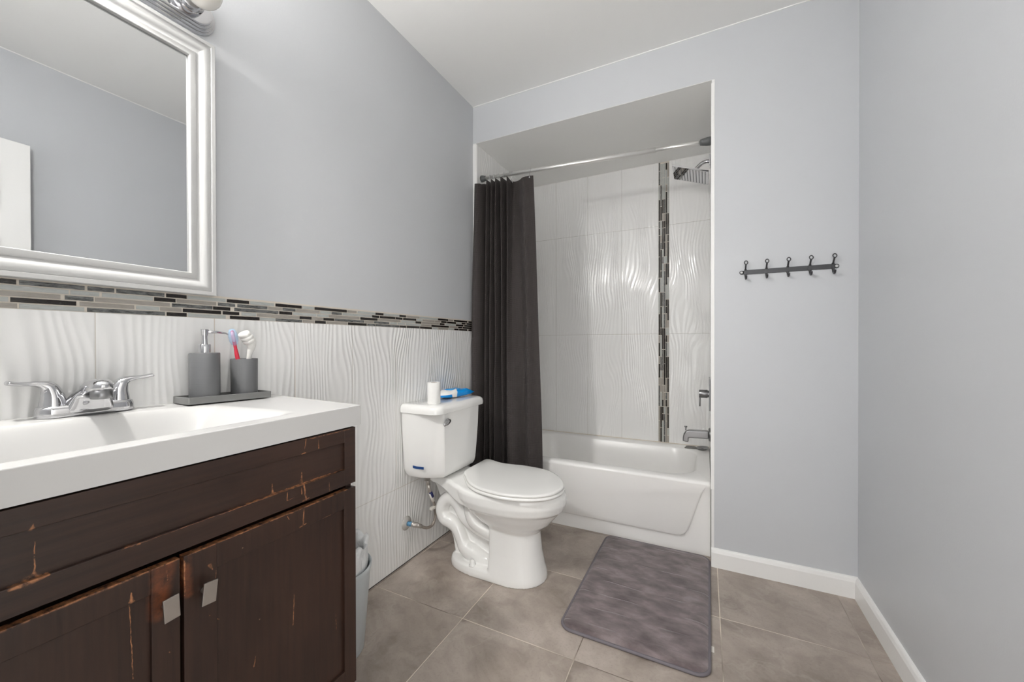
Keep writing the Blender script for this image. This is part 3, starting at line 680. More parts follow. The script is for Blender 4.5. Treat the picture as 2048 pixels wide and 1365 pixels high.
# web between base and deck
loft(bm, [[(a, TY-w_, z), (b, TY-w_, z), (b, TY+w_, z), (a, TY+w_, z)] for z, a, b, w_ in ((0.03, 0.215, 0.48, 0.045), (0.10, 0.195, 0.48, 0.036), (0.20, 0.150, 0.48, 0.034), (0.30, 0.115, 0.46, 0.036), (0.39, 0.095, 0.44, 0.06))])
# deck carrying the tank
def deck(x, hw, z0, z1): return [(x, TY-hw, z0), (x, TY-hw*1.0, z1-0.012), (x, TY-hw+0.012, z1), (x, TY+hw-0.012, z1), (x, TY+hw, z1-0.012), (x, TY+hw, z0)]
loft(bm, [deck(0.055, 0.092, 0.402, 0.432), deck(0.10, 0.096, 0.398, 0.432), deck(0.14, 0.100, 0.391, 0.432), deck(0.18, 0.106, 0.381, 0.431), deck(0.22, 0.117, 0.366, 0.428), deck(0.26, 0.133, 0.350, 0.423), deck(0.31, 0.152, 0.340, 0.418), deck(0.38, 0.168, 0.338, 0.414)])
# moulded trapway on both sides (x, z, sideways offset)
TRAP = [(0.46, 0.158, 0.048), (0.392, 0.176, 0.056), (0.343, 0.198, 0.060), (0.283, 0.238, 0.060), (0.236, 0.288, 0.050), (0.195, 0.314, 0.048), (0.155, 0.289, 0.048), (0.140, 0.246, 0.050), (0.158, 0.208, 0.052), (0.195, 0.196, 0.052), (0.228, 0.176, 0.052), (0.248, 0.145, 0.052), (0.263, 0.112, 0.052), (0.283, 0.085, 0.052), (0.33, 0.066, 0.052), (0.40, 0.048, 0.050), (0.46, 0.046, 0.045)]
for s in (-1, 1):
    p = smooth_path([(x, TY+s*q, z) for x, z, q in TRAP], 7)
    n_p = len(p); rr = []
    for i in range(n_p):
        k = i/7.0; rr.append(lerp(0.020, 0.030, k/3) if k < 3 else 0.030 if k < 4 else lerp(0.030, 0.035, min(1, k-4)) if k < 9 else lerp(0.035, 0.032, min(1, (k-9)/2)) if k < 12 else lerp(0.032, 0.042, min(1, (k-12)/2)) if k < 14 else lerp(0.042, 0.032, min(1, k-14)))
    tube(bm, p, rr, 18)
    # swelling of the bowl sump between the column and the trapway
    p = smooth_path([(0.318, TY+s*0.086, 0.330), (0.318, TY+s*0.084, 0.285), (0.342, TY+s*0.074, 0.235), (0.390, TY+s*0.060, 0.200), (0.44, TY+s*0.05, 0.180)], 6)
    tube(bm, p, [lerp(0.014, 0.030, min(1, i/12)) for i in range(len(p))], 14)
o = tchild('bowl', bm, PORC)
m = o.modifiers.new('remesh', 'REMESH'); m.mode = 'VOXEL'; m.voxel_size = 0.0036; m.use_smooth_shade = True
m = o.modifiers.new('smooth', 'SMOOTH'); m.factor = 0.5; m.iterations = 8
for s in (-1, 1):
    bm = bmesh.new(); lathe(bm, [(0.0165, 0.0), (0.0165, 0.003), (0.0125, 0.007), (0.0120, 0.020), (0.0085, 0.026), (0.0, 0.028)], 20, (0.352, TY+s*0.105, 0.0405))
    lab(tchild('bolt_cap', bm, PORC), 'white floor bolt cap')
def hexa(k, z, dx=0.0):
    """tank plan: chamfered front corners, tapering with k"""
    fx = lerp(0.218, 0.230, k); w0 = lerp(0.196, 0.217, k); w1 = lerp(0.140, 0.158, k); bx = 0.0145; mx = lerp(0.112, 0.098, k)
    pts = [(bx, -w0+0.008), (bx+0.02, -w0), (mx, -w0+0.002), (lerp(mx, fx, 0.5), lerp(-w0, -w1, 0.40)), (fx-0.006, -w1-0.004), (fx, -w1+0.004), (fx+0.002, 0.0), (fx, w1-0.004), (fx-0.006, w1+0.004), (lerp(mx, fx, 0.5), lerp(w0, w1, 0.40)), (mx, w0-0.002), (bx+0.02, w0), (bx, w0-0.008)]
    return [(x, TY+y, z) for x, y in pts]
def inset(sec, d, z):
    c = Vector((0.115, TY, 0)); out = []
    for p in sec:
        v = Vector((p[0], p[1], 0))-c; out.append((c.x+v.x*(1-d/0.10), c.y+v.y*(1-d/0.20), z))
    return out
bm = bmesh.new(); b0_ = hexa(0.0, 0.47)
loft(bm, [inset(b0_, 0.022, 0.4385), inset(b0_, 0.010, 0.443), inset(b0_, 0.003, 0.455), hexa(0.06, 0.475), hexa(0.45, 0.56), hexa(0.8, 0.66), hexa(1.0, 0.758)])
tank = auto(tchild('tank', bm, PORC), 24)
bm = bmesh.new()
def lidsec(g, z):
    pts = []
    x0_, x1_, hw_ = 0.012-g*0.3, 0.240+g, 0.222+g
    for cx, cy, a0, r in ((x1_-0.05, hw_-0.05, 0, 0.05), (x0_+0.012, hw_-0.012, PI/2, 0.012), (x0_+0.012, -hw_+0.012, PI, 0.012), (x1_-0.05, -hw_+0.05, 1.5*PI, 0.05)):
        for k in range(7):
            a = a0+PI/2*k/6; pts.append((cx+r*math.cos(a), TY+cy+r*math.sin(a), z))
    return pts
loft(bm, [lidsec(-0.006, 0.754), lidsec(0.0, 0.757), lidsec(0.001, 0.772), lidsec(-0.002, 0.786), lidsec(-0.010, 0.7945), lidsec(-0.022, 0.7975)])
tl = auto(tchild('tank_lid', bm, PORC), 40); tank['kind'] = tank.get('kind', ''); del tank['kind']
bm = bmesh.new(); lathe(bm, [(0.0, 0.0), (0.0145, 0.0), (0.0145, 0.004), (0.011, 0.008), (0.007, 0.013), (0.0, 0.014)], 20, (0.2285, TY-0.128, 0.716), 'x')
tube(bm, smooth_path([(0.240, TY-0.122, 0.718), (0.244, TY-0.140, 0.717), (0.247, TY-0.162, 0.713), (0.248, TY-0.180, 0.708)], 5), [lerp(0.0085, 0.0130, math.sin(PI*min(1, i/13))) for i in range(16)], 16, flat=0.55, swap=True)
lab(tchild('flush_lever', bm, CHROME), 'chrome flush lever')
BLUET = simple('blue_tape', (0.005, 0.05, 0.20), 0.5, var=0.1, scale=80)
bm = bmesh.new(); yb_ = TY-0.2005
prism(bm, [(0.078, 0.4905), (0.102, 0.4885), (0.142, 0.4915), (0.1425, 0.5025), (0.100, 0.5005), (0.077, 0.5015)], 'y', yb_+0.001, yb_-0.0012)
tp_ = lab(tchild('tape_strip', bm, BLUET, smooth=False), 'short strip of blue tape on the tank side')
# seat ring and lid: outline read at the height of the lid
LID = [(0.246, 1.651), (0.262, 1.622), (0.292, 1.588), (0.344, 1.531), (0.413, 1.486), (0.500, 1.466), (0.574, 1.465), (0.647, 1.483), (0.705, 1.514), (0.747, 1.556), (0.766, 1.607), (0.768, 1.652), (0.755, 1.705), (0.712, 1.773), (0.654, 1.825), (0.592, 1.850), (0.488, 1.859), (0.405, 1.848), (0.345, 1.848), (0.287, 1.867), (0.256, 1.872), (0.243, 1.860), (0.242, 1.80), (0.243, 1.70)]
lid_o = [(p.x, p.y) for p in smooth_path([(x, y, 0) for x, y in LID+[LID[0]]], 4)[:-1]]
def rs(poly, d, z):
    c = Vector((0.50, 1.665)); out = []
    for x, y in poly:
        v = Vector((x, y))-c; L_ = v.length; v = v*((L_-d)/L_); out.append((c.x+v.x, c.y+v.y, z))
    return out
bm = bmesh.new(); loft(bm, [rs(lid_o, 0.010, 0.4350), rs(lid_o, 0.002, 0.4355), rs(lid_o, 0.0, 0.4375), rs(lid_o, 0.0, 0.4430), rs(lid_o, 0.003, 0.4465), rs(lid_o, 0.012, 0.4478), rs(lid_o, 0.10, 0.4490)])
auto(tchild('seat_lid', bm, SEATW), 60)
bm = bmesh.new()
so_ = [(x, y) for x, y, z in rs(lid_o, -0.0035, 0)]
si_ = [(x, y) for x, y, z in rs(lid_o, 0.075, 0)]
S3 = lambda p, z: [(x, y, z) for x, y in p]
loft(bm, [rs(si_, 0, 0.419), rs(so_, 0.012, 0.419), rs(so_, 0.002, 0.421), rs(so_, 0.0, 0.425), rs(so_, 0.002, 0.431), rs(so_, 0.008, 0.4340), rs(si_, 0, 0.434), rs(si_, 0, 0.419)], False, False)
auto(tchild('seat', bm, SEATW), 60)
for s in (0.035, 0.165):
    bm = bmesh.new(); tube(bm, [(0.262, TY+s-0.014, 0.4245), (0.262, TY+s+0.018, 0.4245)], 0.0095, 14); tchild('hinge', bm, SEATW)

# ------------------------------------------------------------------ water supply beside the toilet
sup = thing('water_supply_line', 'braided water supply hose curving from its wall valve up to the toilet tank', 'pipe', (0.008, 1.488, 0.198))
SO = sup.location.copy()
def schild(name, bm, mat, smooth=True):
    bmesh.ops.translate(bm, verts=bm.verts, vec=-SO); return link(name, fixn(bm), mat, sup, smooth)
OLDCH = simple('tarnished_chrome', (0.52, 0.49, 0.46), 0.3, 0.7, var=0.25, scale=50)
FLG = simple('worn_flange_chrome', (0.62, 0.60, 0.57), 0.25, 0.45, var=0.2, scale=40)
bm = bmesh.new(); lathe(bm, [(0.0, 0.0085), (0.033, 0.0085), (0.0335, 0.011), (0.026, 0.017), (0.013, 0.021), (0.0, 0.021)], 32, (0, 1.488, 0.198), 'x')
auto(schild('wall_flange', bm, FLG), 50)
BLUEP = simple('blue_pipe_stub', (0.10, 0.26, 0.42), 0.35, var=0.2, scale=60)
bm = bmesh.new(); tube(bm, [(0.020, 1.488, 0.198), (0.045, 1.491, 0.198)], 0.0115, 18); lab(schild('pipe_stub', bm, BLUEP), 'blue pipe stub')
bm = bmesh.new(); tube(bm, [(0.043, 1.491, 0.198), (0.048, 1.491, 0.198), (0.050, 1.493, 0.197), (0.066, 1.505, 0.192), (0.068, 1.507, 0.191)], [0.011, 0.0135, 0.0125, 0.0125, 0.010], 18)
tube(bm, [(0.062, 1.502, 0.192), (0.076, 1.522, 0.181)], 0.0105, 16); lathe(bm, [(0.0, 0.0), (0.009, 0.0), (0.010, 0.006), (0.007, 0.012), (0.0, 0.013)], 16, (0.066, 1.505, 0.192), 'x')
schild('stop_valve', bm, OLDCH)
def m_braid():
    t = NT('braided_steel_hose'); x, y, z = t.sep(t.obj())
    k = t.n.new('ShaderNodeTexChecker'); k.inputs['Scale'].default_value = 420.0; t.L(t.obj(), k.inputs['Vector'])
    t.set(Base_Color=t.mix(k.outputs['Fac'], (0.26, 0.225, 0.195), (0.42, 0.37, 0.33)), Metallic=0.6, Roughness=0.38); t.bump(k.outputs['Fac'], 0.0005); return t.m
bm = bmesh.new(); hp = smooth_path([(0.075, 1.520, 0.182), (0.090, 1.548, 0.166), (0.098, 1.583, 0.170), (0.098, 1.604, 0.208), (0.094, 1.600, 0.268), (0.088, 1.577, 0.330), (0.084, 1.564, 0.385)], 8)
tube(bm, hp, 0.0070, 14); schild('hose', bm, m_braid())
bm = bmesh.new(); tube(bm, [(0.0870, 1.573, 0.338), (0.0843, 1.565, 0.378)], 0.0105, 12); lathe(bm, [(0.0165, 0.400), (0.0165, 0.418), (0.019, 0.420), (0.019, 0.4385)], 12, (0.083, 1.561, 0)); tube(bm, [(0.084, 1.564, 0.375), (0.083, 1.561, 0.405)], 0.0085, 12)
lab(schild('coupling_nut', bm, OLDCH), 'tarnished coupling nut under the tank')
NAVY = simple('navy_label', (0.015, 0.02, 0.12), 0.45); PAPER = simple('white_paper_label', (0.72, 0.69, 0.64), 0.6, var=0.06, scale=60)
bm = bmesh.new(); tube(bm, [(0.0925, 1.5945, 0.283), (0.0880, 1.5770, 0.330)], 0.0086, 14); lab(schild('paper_tag', bm, PAPER), 'white paper sleeve on the hose')
bm = bmesh.new(); tube(bm, [(0.0925, 1.588, 0.308), (0.0890, 1.5755, 0.338)], 0.0092, 14); lab(schild('paper_tag', bm, NAVY), 'navy printed band on the hose sleeve')
bm = bmesh.new(); B(bm, 0.088, 0.104, 1.570, 1.607, 0.246, 0.259); lab(bevel(schild('paper_tag', bm, PAPER), 0.001, 2), 'small cream tag on the hose')

# ------------------------------------------------------------------ on the tank lid
bm = bmesh.new(); lathe(bm, [(0.0, 0.030), (0.0150, 0.030), (0.0165, 0.0), (0.0300, 0.0), (0.0312, 0.003), (0.0312, 0.100), (0.0300, 0.103), (0.0165, 0.103), (0.0155, 0.080), (0.0, 0.079)], 40)
def m_paper():
    t = NT('toilet_tissue'); n = t.noise(t.obj(), 90.0, 4.0, 0.7); big = t.noise(t.obj(), 25.0, 3.0, 0.5, 1.5)
    t.set(Base_Color=t.mix(n, (0.76, 0.755, 0.735), (0.82, 0.815, 0.80)), Roughness=0.9); t.bump(t.M('ADD', n, t.M('MULTIPLY', big, 2.0)), 0.0012, 0.8); return t.m
CARD = simple('brown_card_tube', (0.30, 0.24, 0.19), 0.8)
pr_ = thing('toilet_paper_roll', 'slim nearly used toilet paper roll standing on the tank lid', 'toilet paper', (0.158, 1.519, 0.7980))
auto(link('paper', fixn(bm), m_paper(), pr_), 40)
bm = bmesh.new(); lathe(bm, [(0.0145, 0.002), (0.0149, 0.1025), (0.0142, 0.1025), (0.0138, 0.002)], 32, cap=False); lab(link('core', fixn(bm), CARD, pr_, True), 'brown card core')

def m_wipes():
    t = NT('blue_and_white_film'); x, y, z = t.sep(t.obj())
    k = t.M('ADD', t.M('MULTIPLY', y, 1.0), t.M('MULTIPLY', x, 0.9))
    n = t.M('MULTIPLY', t.M('SUBTRACT', t.noise(t.obj(), 22.0, 2.0), 0.5), 0.030)
    k = t.M('ADD', k, n)
    wm = t.mr(k, 0.020, 0.024, 1.0, 0.0)
    low = t.M('MULTIPLY', t.mr(t.M('ADD', z, t.M('MULTIPLY', x, -0.10)), 0.0165, 0.0175, 1.0, 0.0), t.mr(k, -0.020, -0.016, 1.0, 0.0))
    c2 = t.M('MULTIPLY', t.M('MULTIPLY', t.mr(x, 0.006, 0.010, 1.0, 0.0), t.mr(t.M('ADD', y, n), -0.060, -0.056)), t.mr(z, 0.020, 0.022))
    wm = t.M('MULTIPLY', t.M('MULTIPLY', wm, t.M('SUBTRACT', 1.0, low)), t.M('SUBTRACT', 1.0, c2))
    col = t.mix(wm, (0.003, 0.26, 0.70), (0.84, 0.83, 0.80))
    t.set(Base_Color=col, Roughness=0.22); t.bump(t.noise(t.obj(), 60.0, 2.0), 0.002, 0.6); return t.m
wp_ = thing('wet_wipes_pack', 'soft blue and white wet wipes pack lying on the tank lid', 'wipes', (0.098, 1.765, 0.7985), (0, 0, -0.10))
bm = bmesh.new(); nX, nY = 14, 30; Gt = []; Gb = []
for i in range(nX+1):
    rt_, rb = [], []
    for j in range(nY+1):
        u, v = i/nX*2-1, j/nY*2-1
        q = max(0.0, 1-abs(u)**4)**0.6*max(0.0, 1-abs(v)**3.2)**0.75
        xx = u*0.058*(1-0.10*abs(v)**3); yy2 = v*0.125
        rt_.append(bm.verts.new((xx, yy2, 0.012+0.029*q+0.0025*math.sin(9*v+4*u)*q+0.004*max(0, v)))); rb.append(bm.verts.new((xx, yy2, 0.012-0.0115*q+0.004*max(0, v)*(1-q))) if 0 < i < nX and 0 < j < nY else rt_[-1])
    Gt.append(rt_); Gb.append(rb)
for i in range(nX):
    for j in range(nY):
        bm.faces.new((Gt[i][j], Gt[i+1][j], Gt[i+1][j+1], Gt[i][j+1]))
        f = [Gb[i][j], Gb[i][j+1], Gb[i+1][j+1], Gb[i+1][j]]
        if len(set(f)) == 4 and not all(a in b for a, b in zip(f, (Gt[i], Gt[i], Gt[i+1], Gt[i+1]))): bm.faces.new(f)
link('pouch', fixn(bm), m_wipes(), wp_, True)
bm = bmesh.new(); prism(bm, rrect(-0.022, 0.020, -0.045, 0.030, 0.008, 4), 'z', 0.0385, 0.0435)
lab(bevel(link('resealable_flap', bm, simple('sky_blue_film', (0.02, 0.32, 0.72), 0.25), wp_), 0.001, 2), 'blue resealable flap')

# ------------------------------------------------------------------ bathtub
tub = thing('bathtub', 'white built-in bathtub with a raised apron panel in the tiled alcove', 'bathtub', (0.69, 2.57, 0.0))
BO = tub.location.copy()
def bchild(name, bm, mat, smooth=True):
    bmesh.ops.translate(bm, verts=bm.verts, vec=-BO); return link(name, fixn(bm), mat, tub, smooth)
ZT = 0.383
def rr3(x0, x1, y0, y1, r, z, n=10): return [(x, y, z) for x, y in rrect(x0, x1, y0, y1, r, n)]
X0_, X1_, Y0_, Y1_ = 0.0235, 1.3625, 2.199, 2.9405
bm = bmesh.new()
loft(bm, [rr3(X0_, X1_, 2.216, Y1_, 0.004, 0.0), rr3(X0_, X1_, 2.214, Y1_, 0.004, 0.30), rr3(X0_, X1_, 2.208, Y1_, 0.004, 0.335), rr3(X0_, X1_, Y0_, Y1_, 0.004, 0.350), rr3(X0_, X1_, Y0_, Y1_, 0.004, 0.368), rr3(X0_, X1_, Y0_+0.004, Y1_, 0.006, 0.378), rr3(X0_+0.002, X1_-0.002, Y0_+0.012, Y1_-0.002, 0.008, ZT),
          rr3(0.150, 1.300, 2.262, 2.880, 0.16, ZT), rr3(0.156, 1.294, 2.268, 2.874, 0.158, ZT-0.002), rr3(0.166, 1.286, 2.276, 2.866, 0.152, ZT-0.012), rr3(0.20, 1.265, 2.295, 2.85, 0.145, 0.25), rr3(0.26, 1.235, 2.315, 2.83, 0.135, 0.12), rr3(0.30, 1.21, 2.34, 2.80, 0.12, 0.085), rr3(0.36, 1.15, 2.40, 2.74, 0.09, 0.078)], True, True)
# apron panel standing 16 mm proud, lower right corner rounded
pan = [(0.06, 0.367), (0.06, 0.11), (0.085, 0.080), (1.195, 0.080), (1.222, 0.084), (1.242, 0.096), (1.254, 0.115), (1.267, 0.150), (1.284, 0.205), (1.301, 0.262), (1.320, 0.315), (1.345, 0.367)]
def pin(d, y):
    out = []; n = len(pan)
    for i, (x, z) in enumerate(pan):
        a = Vector(pan[i-1]); b = Vector(pan[(i+1) % n]); t_ = (b-a).normalized(); nn = Vector((-t_.y, t_.x)); 
        if i in (0, n-1): out.append((x, y, z)); continue
        out.append((x+nn.x*d, y, z+nn.y*d))
    return out
loft(bm, [pin(-0.004, 2.2165), pin(0.0, 2.2085), pin(0.003, 2.2015), pin(0.008, Y0_-0.0005)], False, True)
auto(bchild('tub_shell', bm, TUBW), 42)
bm = bmesh.new(); lathe(bm, [(0.0, 0.0), (0.036, 0.0), (0.037, -0.003), (0.030, -0.008), (0.0, -0.009)], 28, (1.262, 2.565, 0.255), 'x'); lab(bchild('overflow_plate', bm, CHROME), 'round chrome overflow plate inside the tub')
bm = bmesh.new(); lathe(bm, [(0.0, 0.0785), (0.032, 0.0785), (0.034, 0.081), (0.026, 0.083), (0.0, 0.082)], 28, (1.08, 2.57, 0)); lab(bchild('drain', bm, CHROME), 'chrome tub drain')
st_ = tag(link('drain_strainer', bmesh.new(), STEEL, loc=(1.322, 2.865, ZT+0.0075), rot=(0.10, -0.10, 0)), 'round metal drain strainer lying on the back corner of the tub rim', 'strainer')
bm = bmesh.new(); lathe(bm, [(0.0, -0.004), (0.024, -0.004), (0.028, 0.0), (0.037, 0.003), (0.0375, 0.005), (0.029, 0.0035), (0.022, 0.000), (0.006, 0.000), (0.004, 0.006), (0.0, 0.007)], 36); fixn(bm); bm.to_mesh(st_.data); bm.free(); auto(st_, 50)
shade_ = tag(link('spout_shadow_patch', bmesh.new(), simple('grey_shadow_tone', (0.17, 0.165, 0.155), 0.6), loc=(1.258, 2.880, ZT+0.0002)), 'flat grey patch standing in for the spout shadow on the tub rim beside the metal strainer', 'shadow patch')  # lobed grey sheet shaped as the tub spout's shadow, not a real part
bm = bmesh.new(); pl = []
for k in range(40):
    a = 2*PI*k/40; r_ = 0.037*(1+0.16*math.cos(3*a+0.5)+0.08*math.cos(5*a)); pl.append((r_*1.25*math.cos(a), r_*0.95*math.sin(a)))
prism(bm, pl, 'z', 0.0, 0.004); fixn(bm); bm.to_mesh(shade_.data); bm.free(); bevel(shade_, 0.001, 2)

# ------------------------------------------------------------------ shower rod, curtain and its rings
RA = Vector((0.0235, 2.196, 2.166)); RB = Vector((1.3630, 2.252, 2.130)); RD = (RB-RA)
def rod_at(x): return RA + RD*((x-RA.x)/RD.x)
rod = thing('shower_rod', 'satin metal shower curtain rod across the tub opening with grey rubber ends', 'shower rod', tuple((RA+RB)/2))
RO = rod.location.copy()
bm = bmesh.new(); tube(bm, [RA+RD*0.02-RO, RA+RD*0.80-RO], 0.0125, 24); link('outer_tube', bm, RODM, rod, True)
bm = bmesh.new(); tube(bm, [RA+RD*0.79-RO, RA+RD*0.985-RO], 0.0108, 24); link('inner_tube', bm, RODM, rod, True)
for k0, k1 in ((0.0, 0.026), (1.0, 0.962)):
    bm = bmesh.new(); d_ = k1-k0
    tube(bm, [RA+RD*(k0+d_*q)-RO for q in (0.0, 0.04, 0.35, 0.8, 1.0)], [0.0195, 0.0215, 0.0210, 0.0165, 0.0145], 24); lab(link('end_cap', fixn(bm), CAPG, rod, True), 'grey rubber end cap')

def m_waffle():
    t = NT('charcoal_waffle_fabric'); u, v, _ = t.sep(t.uv())
    P = 1/0.0064
    su = t.M('ABSOLUTE', t.M('SINE', t.M('MULTIPLY', u, PI*P))); sv = t.M('ABSOLUTE', t.M('SINE', t.M('MULTIPLY', v, PI*P)))
    h = t.M('MULTIPLY', t.M('POWER', su, 0.7), t.M('POWER', sv, 0.7))
    n = t.noise(t.comb(t.M('MULTIPLY', u, 900.0), t.M('MULTIPLY', v, 900.0), 0.0), 1.0, 2.0)
    col = t.mix(h, (0.074, 0.060, 0.057), (0.011, 0.009, 0.0088)); col = t.mix(t.M('MULTIPLY', n, 0.20), col, (0.045, 0.036, 0.034))
    t.set(Base_Color=col, Roughness=0.75, Sheen_Weight=0.04, Sheen_Roughness=0.4)
    t.bump(h, -0.0016, 0.9); return t.m
TOPP = [(0.014, 2.165), (0.020, 2.118), (0.046, 2.104), (0.062, 2.135), (0.076, 2.214), (0.096, 2.136), (0.108, 2.220), (0.128, 2.136), (0.140, 2.222), (0.160, 2.134), (0.174, 2.224), (0.200, 2.130), (0.216, 2.222), (0.242, 2.132), (0.240, 2.218), (0.292, 2.194), (0.340, 2.160), (0.372, 2.184), (0.394, 2.192)]
BOTP = [(0.014, 2.120), (0.016, 2.062), (0.044, 2.046), (0.072, 2.076), (0.086, 2.140), (0.106, 2.078), (0.122, 2.140), (0.142, 2.082), (0.158, 2.134), (0.178, 2.084), (0.200, 2.142), (0.222, 2.110), (0.240, 2.168), (0.264, 2.088), (0.312, 2.074), (0.368, 2.128), (0.412, 2.092), (0.458, 2.118), (0.484, 2.120)]
tp_s = smooth_path([(x, y, 0) for x, y in TOPP], 9); bt_s = smooth_path([(x, y, 0) for x, y in BOTP], 9)
HANG = [4, 6, 8, 10, 12, 14, 17]           # which plan points hang from a ring
nz = 64; bm = bmesh.new(); uvl = bm.loops.layers.uv.new('UVMap'); Gd = []; arc = [0.0]
for a, b in zip(bt_s, bt_s[1:]): arc.append(arc[-1]+(b-a).length)
for j in range(nz+1):
    f = j/nz; row = []
    for i, (a, b) in enumerate(zip(tp_s, bt_s)):
        e = f**0.85; x = lerp(a.x, b.x, e); y = lerp(a.y, b.y, e)
        y += 0.006*math.sin(3.1*f*PI+i*0.11)*f*(1-f)*2; x += 0.0035*math.sin(7*f+i*0.21)*f
        q = i/9.0
        ztop_ = rod_at(max(a.x, 0.03)).z - 0.040 - 0.012*(0 if q > 14 else (math.cos(q*PI)*0.5+0.5)*0.4)
        if q < 3.6: ztop_ -= 0.022*min(1, (3.6-q)/0.6)
        if 14 < q < 17: ztop_ -= 0.016*math.sin((q-14)/3*PI)
        z = lerp(ztop_, 0.300, f)
        row.append(bm.verts.new((x, y, z)))
    Gd.append(row)
for j in range(nz):
    for i in range(len(tp_s)-1):
        fa = bm.faces.new((Gd[j][i], Gd[j+1][i], Gd[j+1][i+1], Gd[j][i+1]))
        for l, (ii, jj) in zip(fa.loops, ((i, j), (i, j+1), (i+1, j+1), (i+1, j))): l[uvl].uv = (arc[ii]*1.0, jj/nz*1.83)
cur = thing('shower_curtain', 'dark charcoal waffle shower curtain bunched at the left end of the rod', 'curtain', (0.22, 2.15, 0.30))
bmesh.ops.translate(bm, verts=bm.verts, vec=-cur.location)
o = link('panel', bm, m_waffle(), cur, True)
m = o.modifiers.new('thickness', 'SOLIDIFY'); m.thickness = 0.0016; m.offset = 0.0
ring_bm = None
EYE = []
for k in (4, 6, 8, 10, 12): EYE.append((TOPP[k+1][0]*0.5+TOPP[k][0]*0.5, 2.19))
EYE += [(0.243, 2.207), (0.3715, 2.184)]
for n_, (ex, ey) in enumerate(EYE):
    rp = rod_at(ex+0.002); zt_ = rp.z-0.052
    if n_ >= 5:
        bm = bmesh.new(); c_ = Vector((ex, ey-0.003, zt_))
        lathe(bm, [(0.0, 0.0018), (0.0040, 0.0018), (0.0062, 0.0), (0.0040, -0.0022), (0.0, -0.0025)], 20, tuple(c_-cur.location), 'y'); lab(link('eyelet', fixn(bm), CHROME, cur, True), 'metal eyelet near the free edge')
    bm = bmesh.new(); pts = []
    for k in range(23):                                  # open wire hook: over the rod, down through the eyelet
        a = -0.35*PI + 1.55*PI*k/22
        pts.append(Vector((0.0015*math.sin(a), -0.0155*math.cos(a), 0.0155*math.sin(a)+0.001)))
    pts = [Vector((0.001, ey-rp.y-0.004, zt_-rp.z+0.004)), Vector((0.0, -0.0165, -0.022))] + pts[::1][4:] if False else [Vector((0, ey-rp.y+0.005, zt_-rp.z+0.002)), Vector((0, ey-rp.y-0.005, zt_-rp.z-0.002)), Vector((0, min(ey-rp.y-0.004, -0.012), (zt_-rp.z)*0.5))] + [Vector((0, -0.0150*math.cos(a), 0.0150*math.sin(a))) for a in [math.radians(v) for v in (-25, 0, 30, 60, 90, 120, 150, 180, 205)]]
    tube(bm, pts, 0.0012, 8)
    LB = ['thin wire curtain hook nearest the left wall', 'second wire curtain hook from the left wall', 'third wire curtain hook from the left wall', 'middle wire curtain hook on the bunched curtain', 'fifth wire curtain hook from the left wall', 'wire curtain hook just left of the curtain\'s flat free panel', 'wire curtain hook nearest the curtain\'s free right edge'][n_]
    tag(link('curtain_hook', fixn(bm), CHROME, smooth=True, loc=tuple(rp)), LB, 'curtain hook', 'curtain hooks on the shower rod')

# ------------------------------------------------------------------ shower head, valve trim and tub spout on the right alcove wall
WX = 1.364; VY = 2.55
sh = thing('overhead_shower', 'square chrome rain shower head on a bent arm high in the alcove', 'shower head', (WX, VY, 2.150))
HO = sh.location.copy()
def hchild(name, bm, mat, par, base, smooth=True):
    bmesh.ops.translate(bm, verts=bm.verts, vec=-base); return link(name, fixn(bm), mat, par, smooth)
bm = bmesh.new(); B(bm, WX-0.008, WX-0.0005, VY-0.030, VY+0.030, 2.120, 2.180); bevel(hchild('wall_flange', bm, CHROME, sh, HO), 0.0015, 2)
bm = bmesh.new(); tube(bm, smooth_path([(WX-0.006, VY, 2.150), (WX-0.025, VY, 2.153), (WX-0.048, VY, 2.146), (WX-0.075, VY, 2.122), (WX-0.092, VY, 2.106)], 7), 0.0105, 18); hchild('arm', bm, CHROME, sh, HO)
PC = Vector((1.258, VY, 2.091)); ang = math.radians(20.5); e1 = Vector((math.cos(ang), 0, -math.sin(ang))); nn = Vector((-math.sin(ang), 0, -math.cos(ang)))
bm = bmesh.new(); tube(bm, [PC-nn*0.024+e1*0.012, PC-nn*0.018+e1*0.008, PC-nn*0.002], [0.012, 0.0165, 0.020], 20); hchild('ball_joint', bm, CHROME, sh, HO)
bm = bmesh.new(); ey_ = Vector((0, 1, 0))
def pp(a, b, h): return PC+e1*a+ey_*b+nn*h
HS = 0.1015
q0 = [pp(s1*HS, s2*HS, -0.004) for s1, s2 in ((1, 1), (-1, 1), (-1, -1), (1, -1))]; q1 = [pp(s1*HS, s2*HS, 0.005) for s1, s2 in ((1, 1), (-1, 1), (-1, -1), (1, -1))]
loft(bm, [q0, q1]); plt = bevel(hchild('plate', bm, CHROME, sh, HO), 0.0012, 2)
bm = bmesh.new()
for i in range(11):
    for j in range(11):
        c_ = pp(-0.085+0.017*i, -0.085+0.017*j, 0.0048); lathe_pts = [c_+e1*(0.0024*math.cos(a))+ey_*(0.0024*math.sin(a)) for a in [2*PI*k/7 for k in range(7)]]
        loft(bm, [lathe_pts, [p+nn*0.0022 for p in lathe_pts]])
noz = hchild('nozzles', bm, CAPG, sh, HO); lab(noz, 'grid of dark rubber spray nozzles')

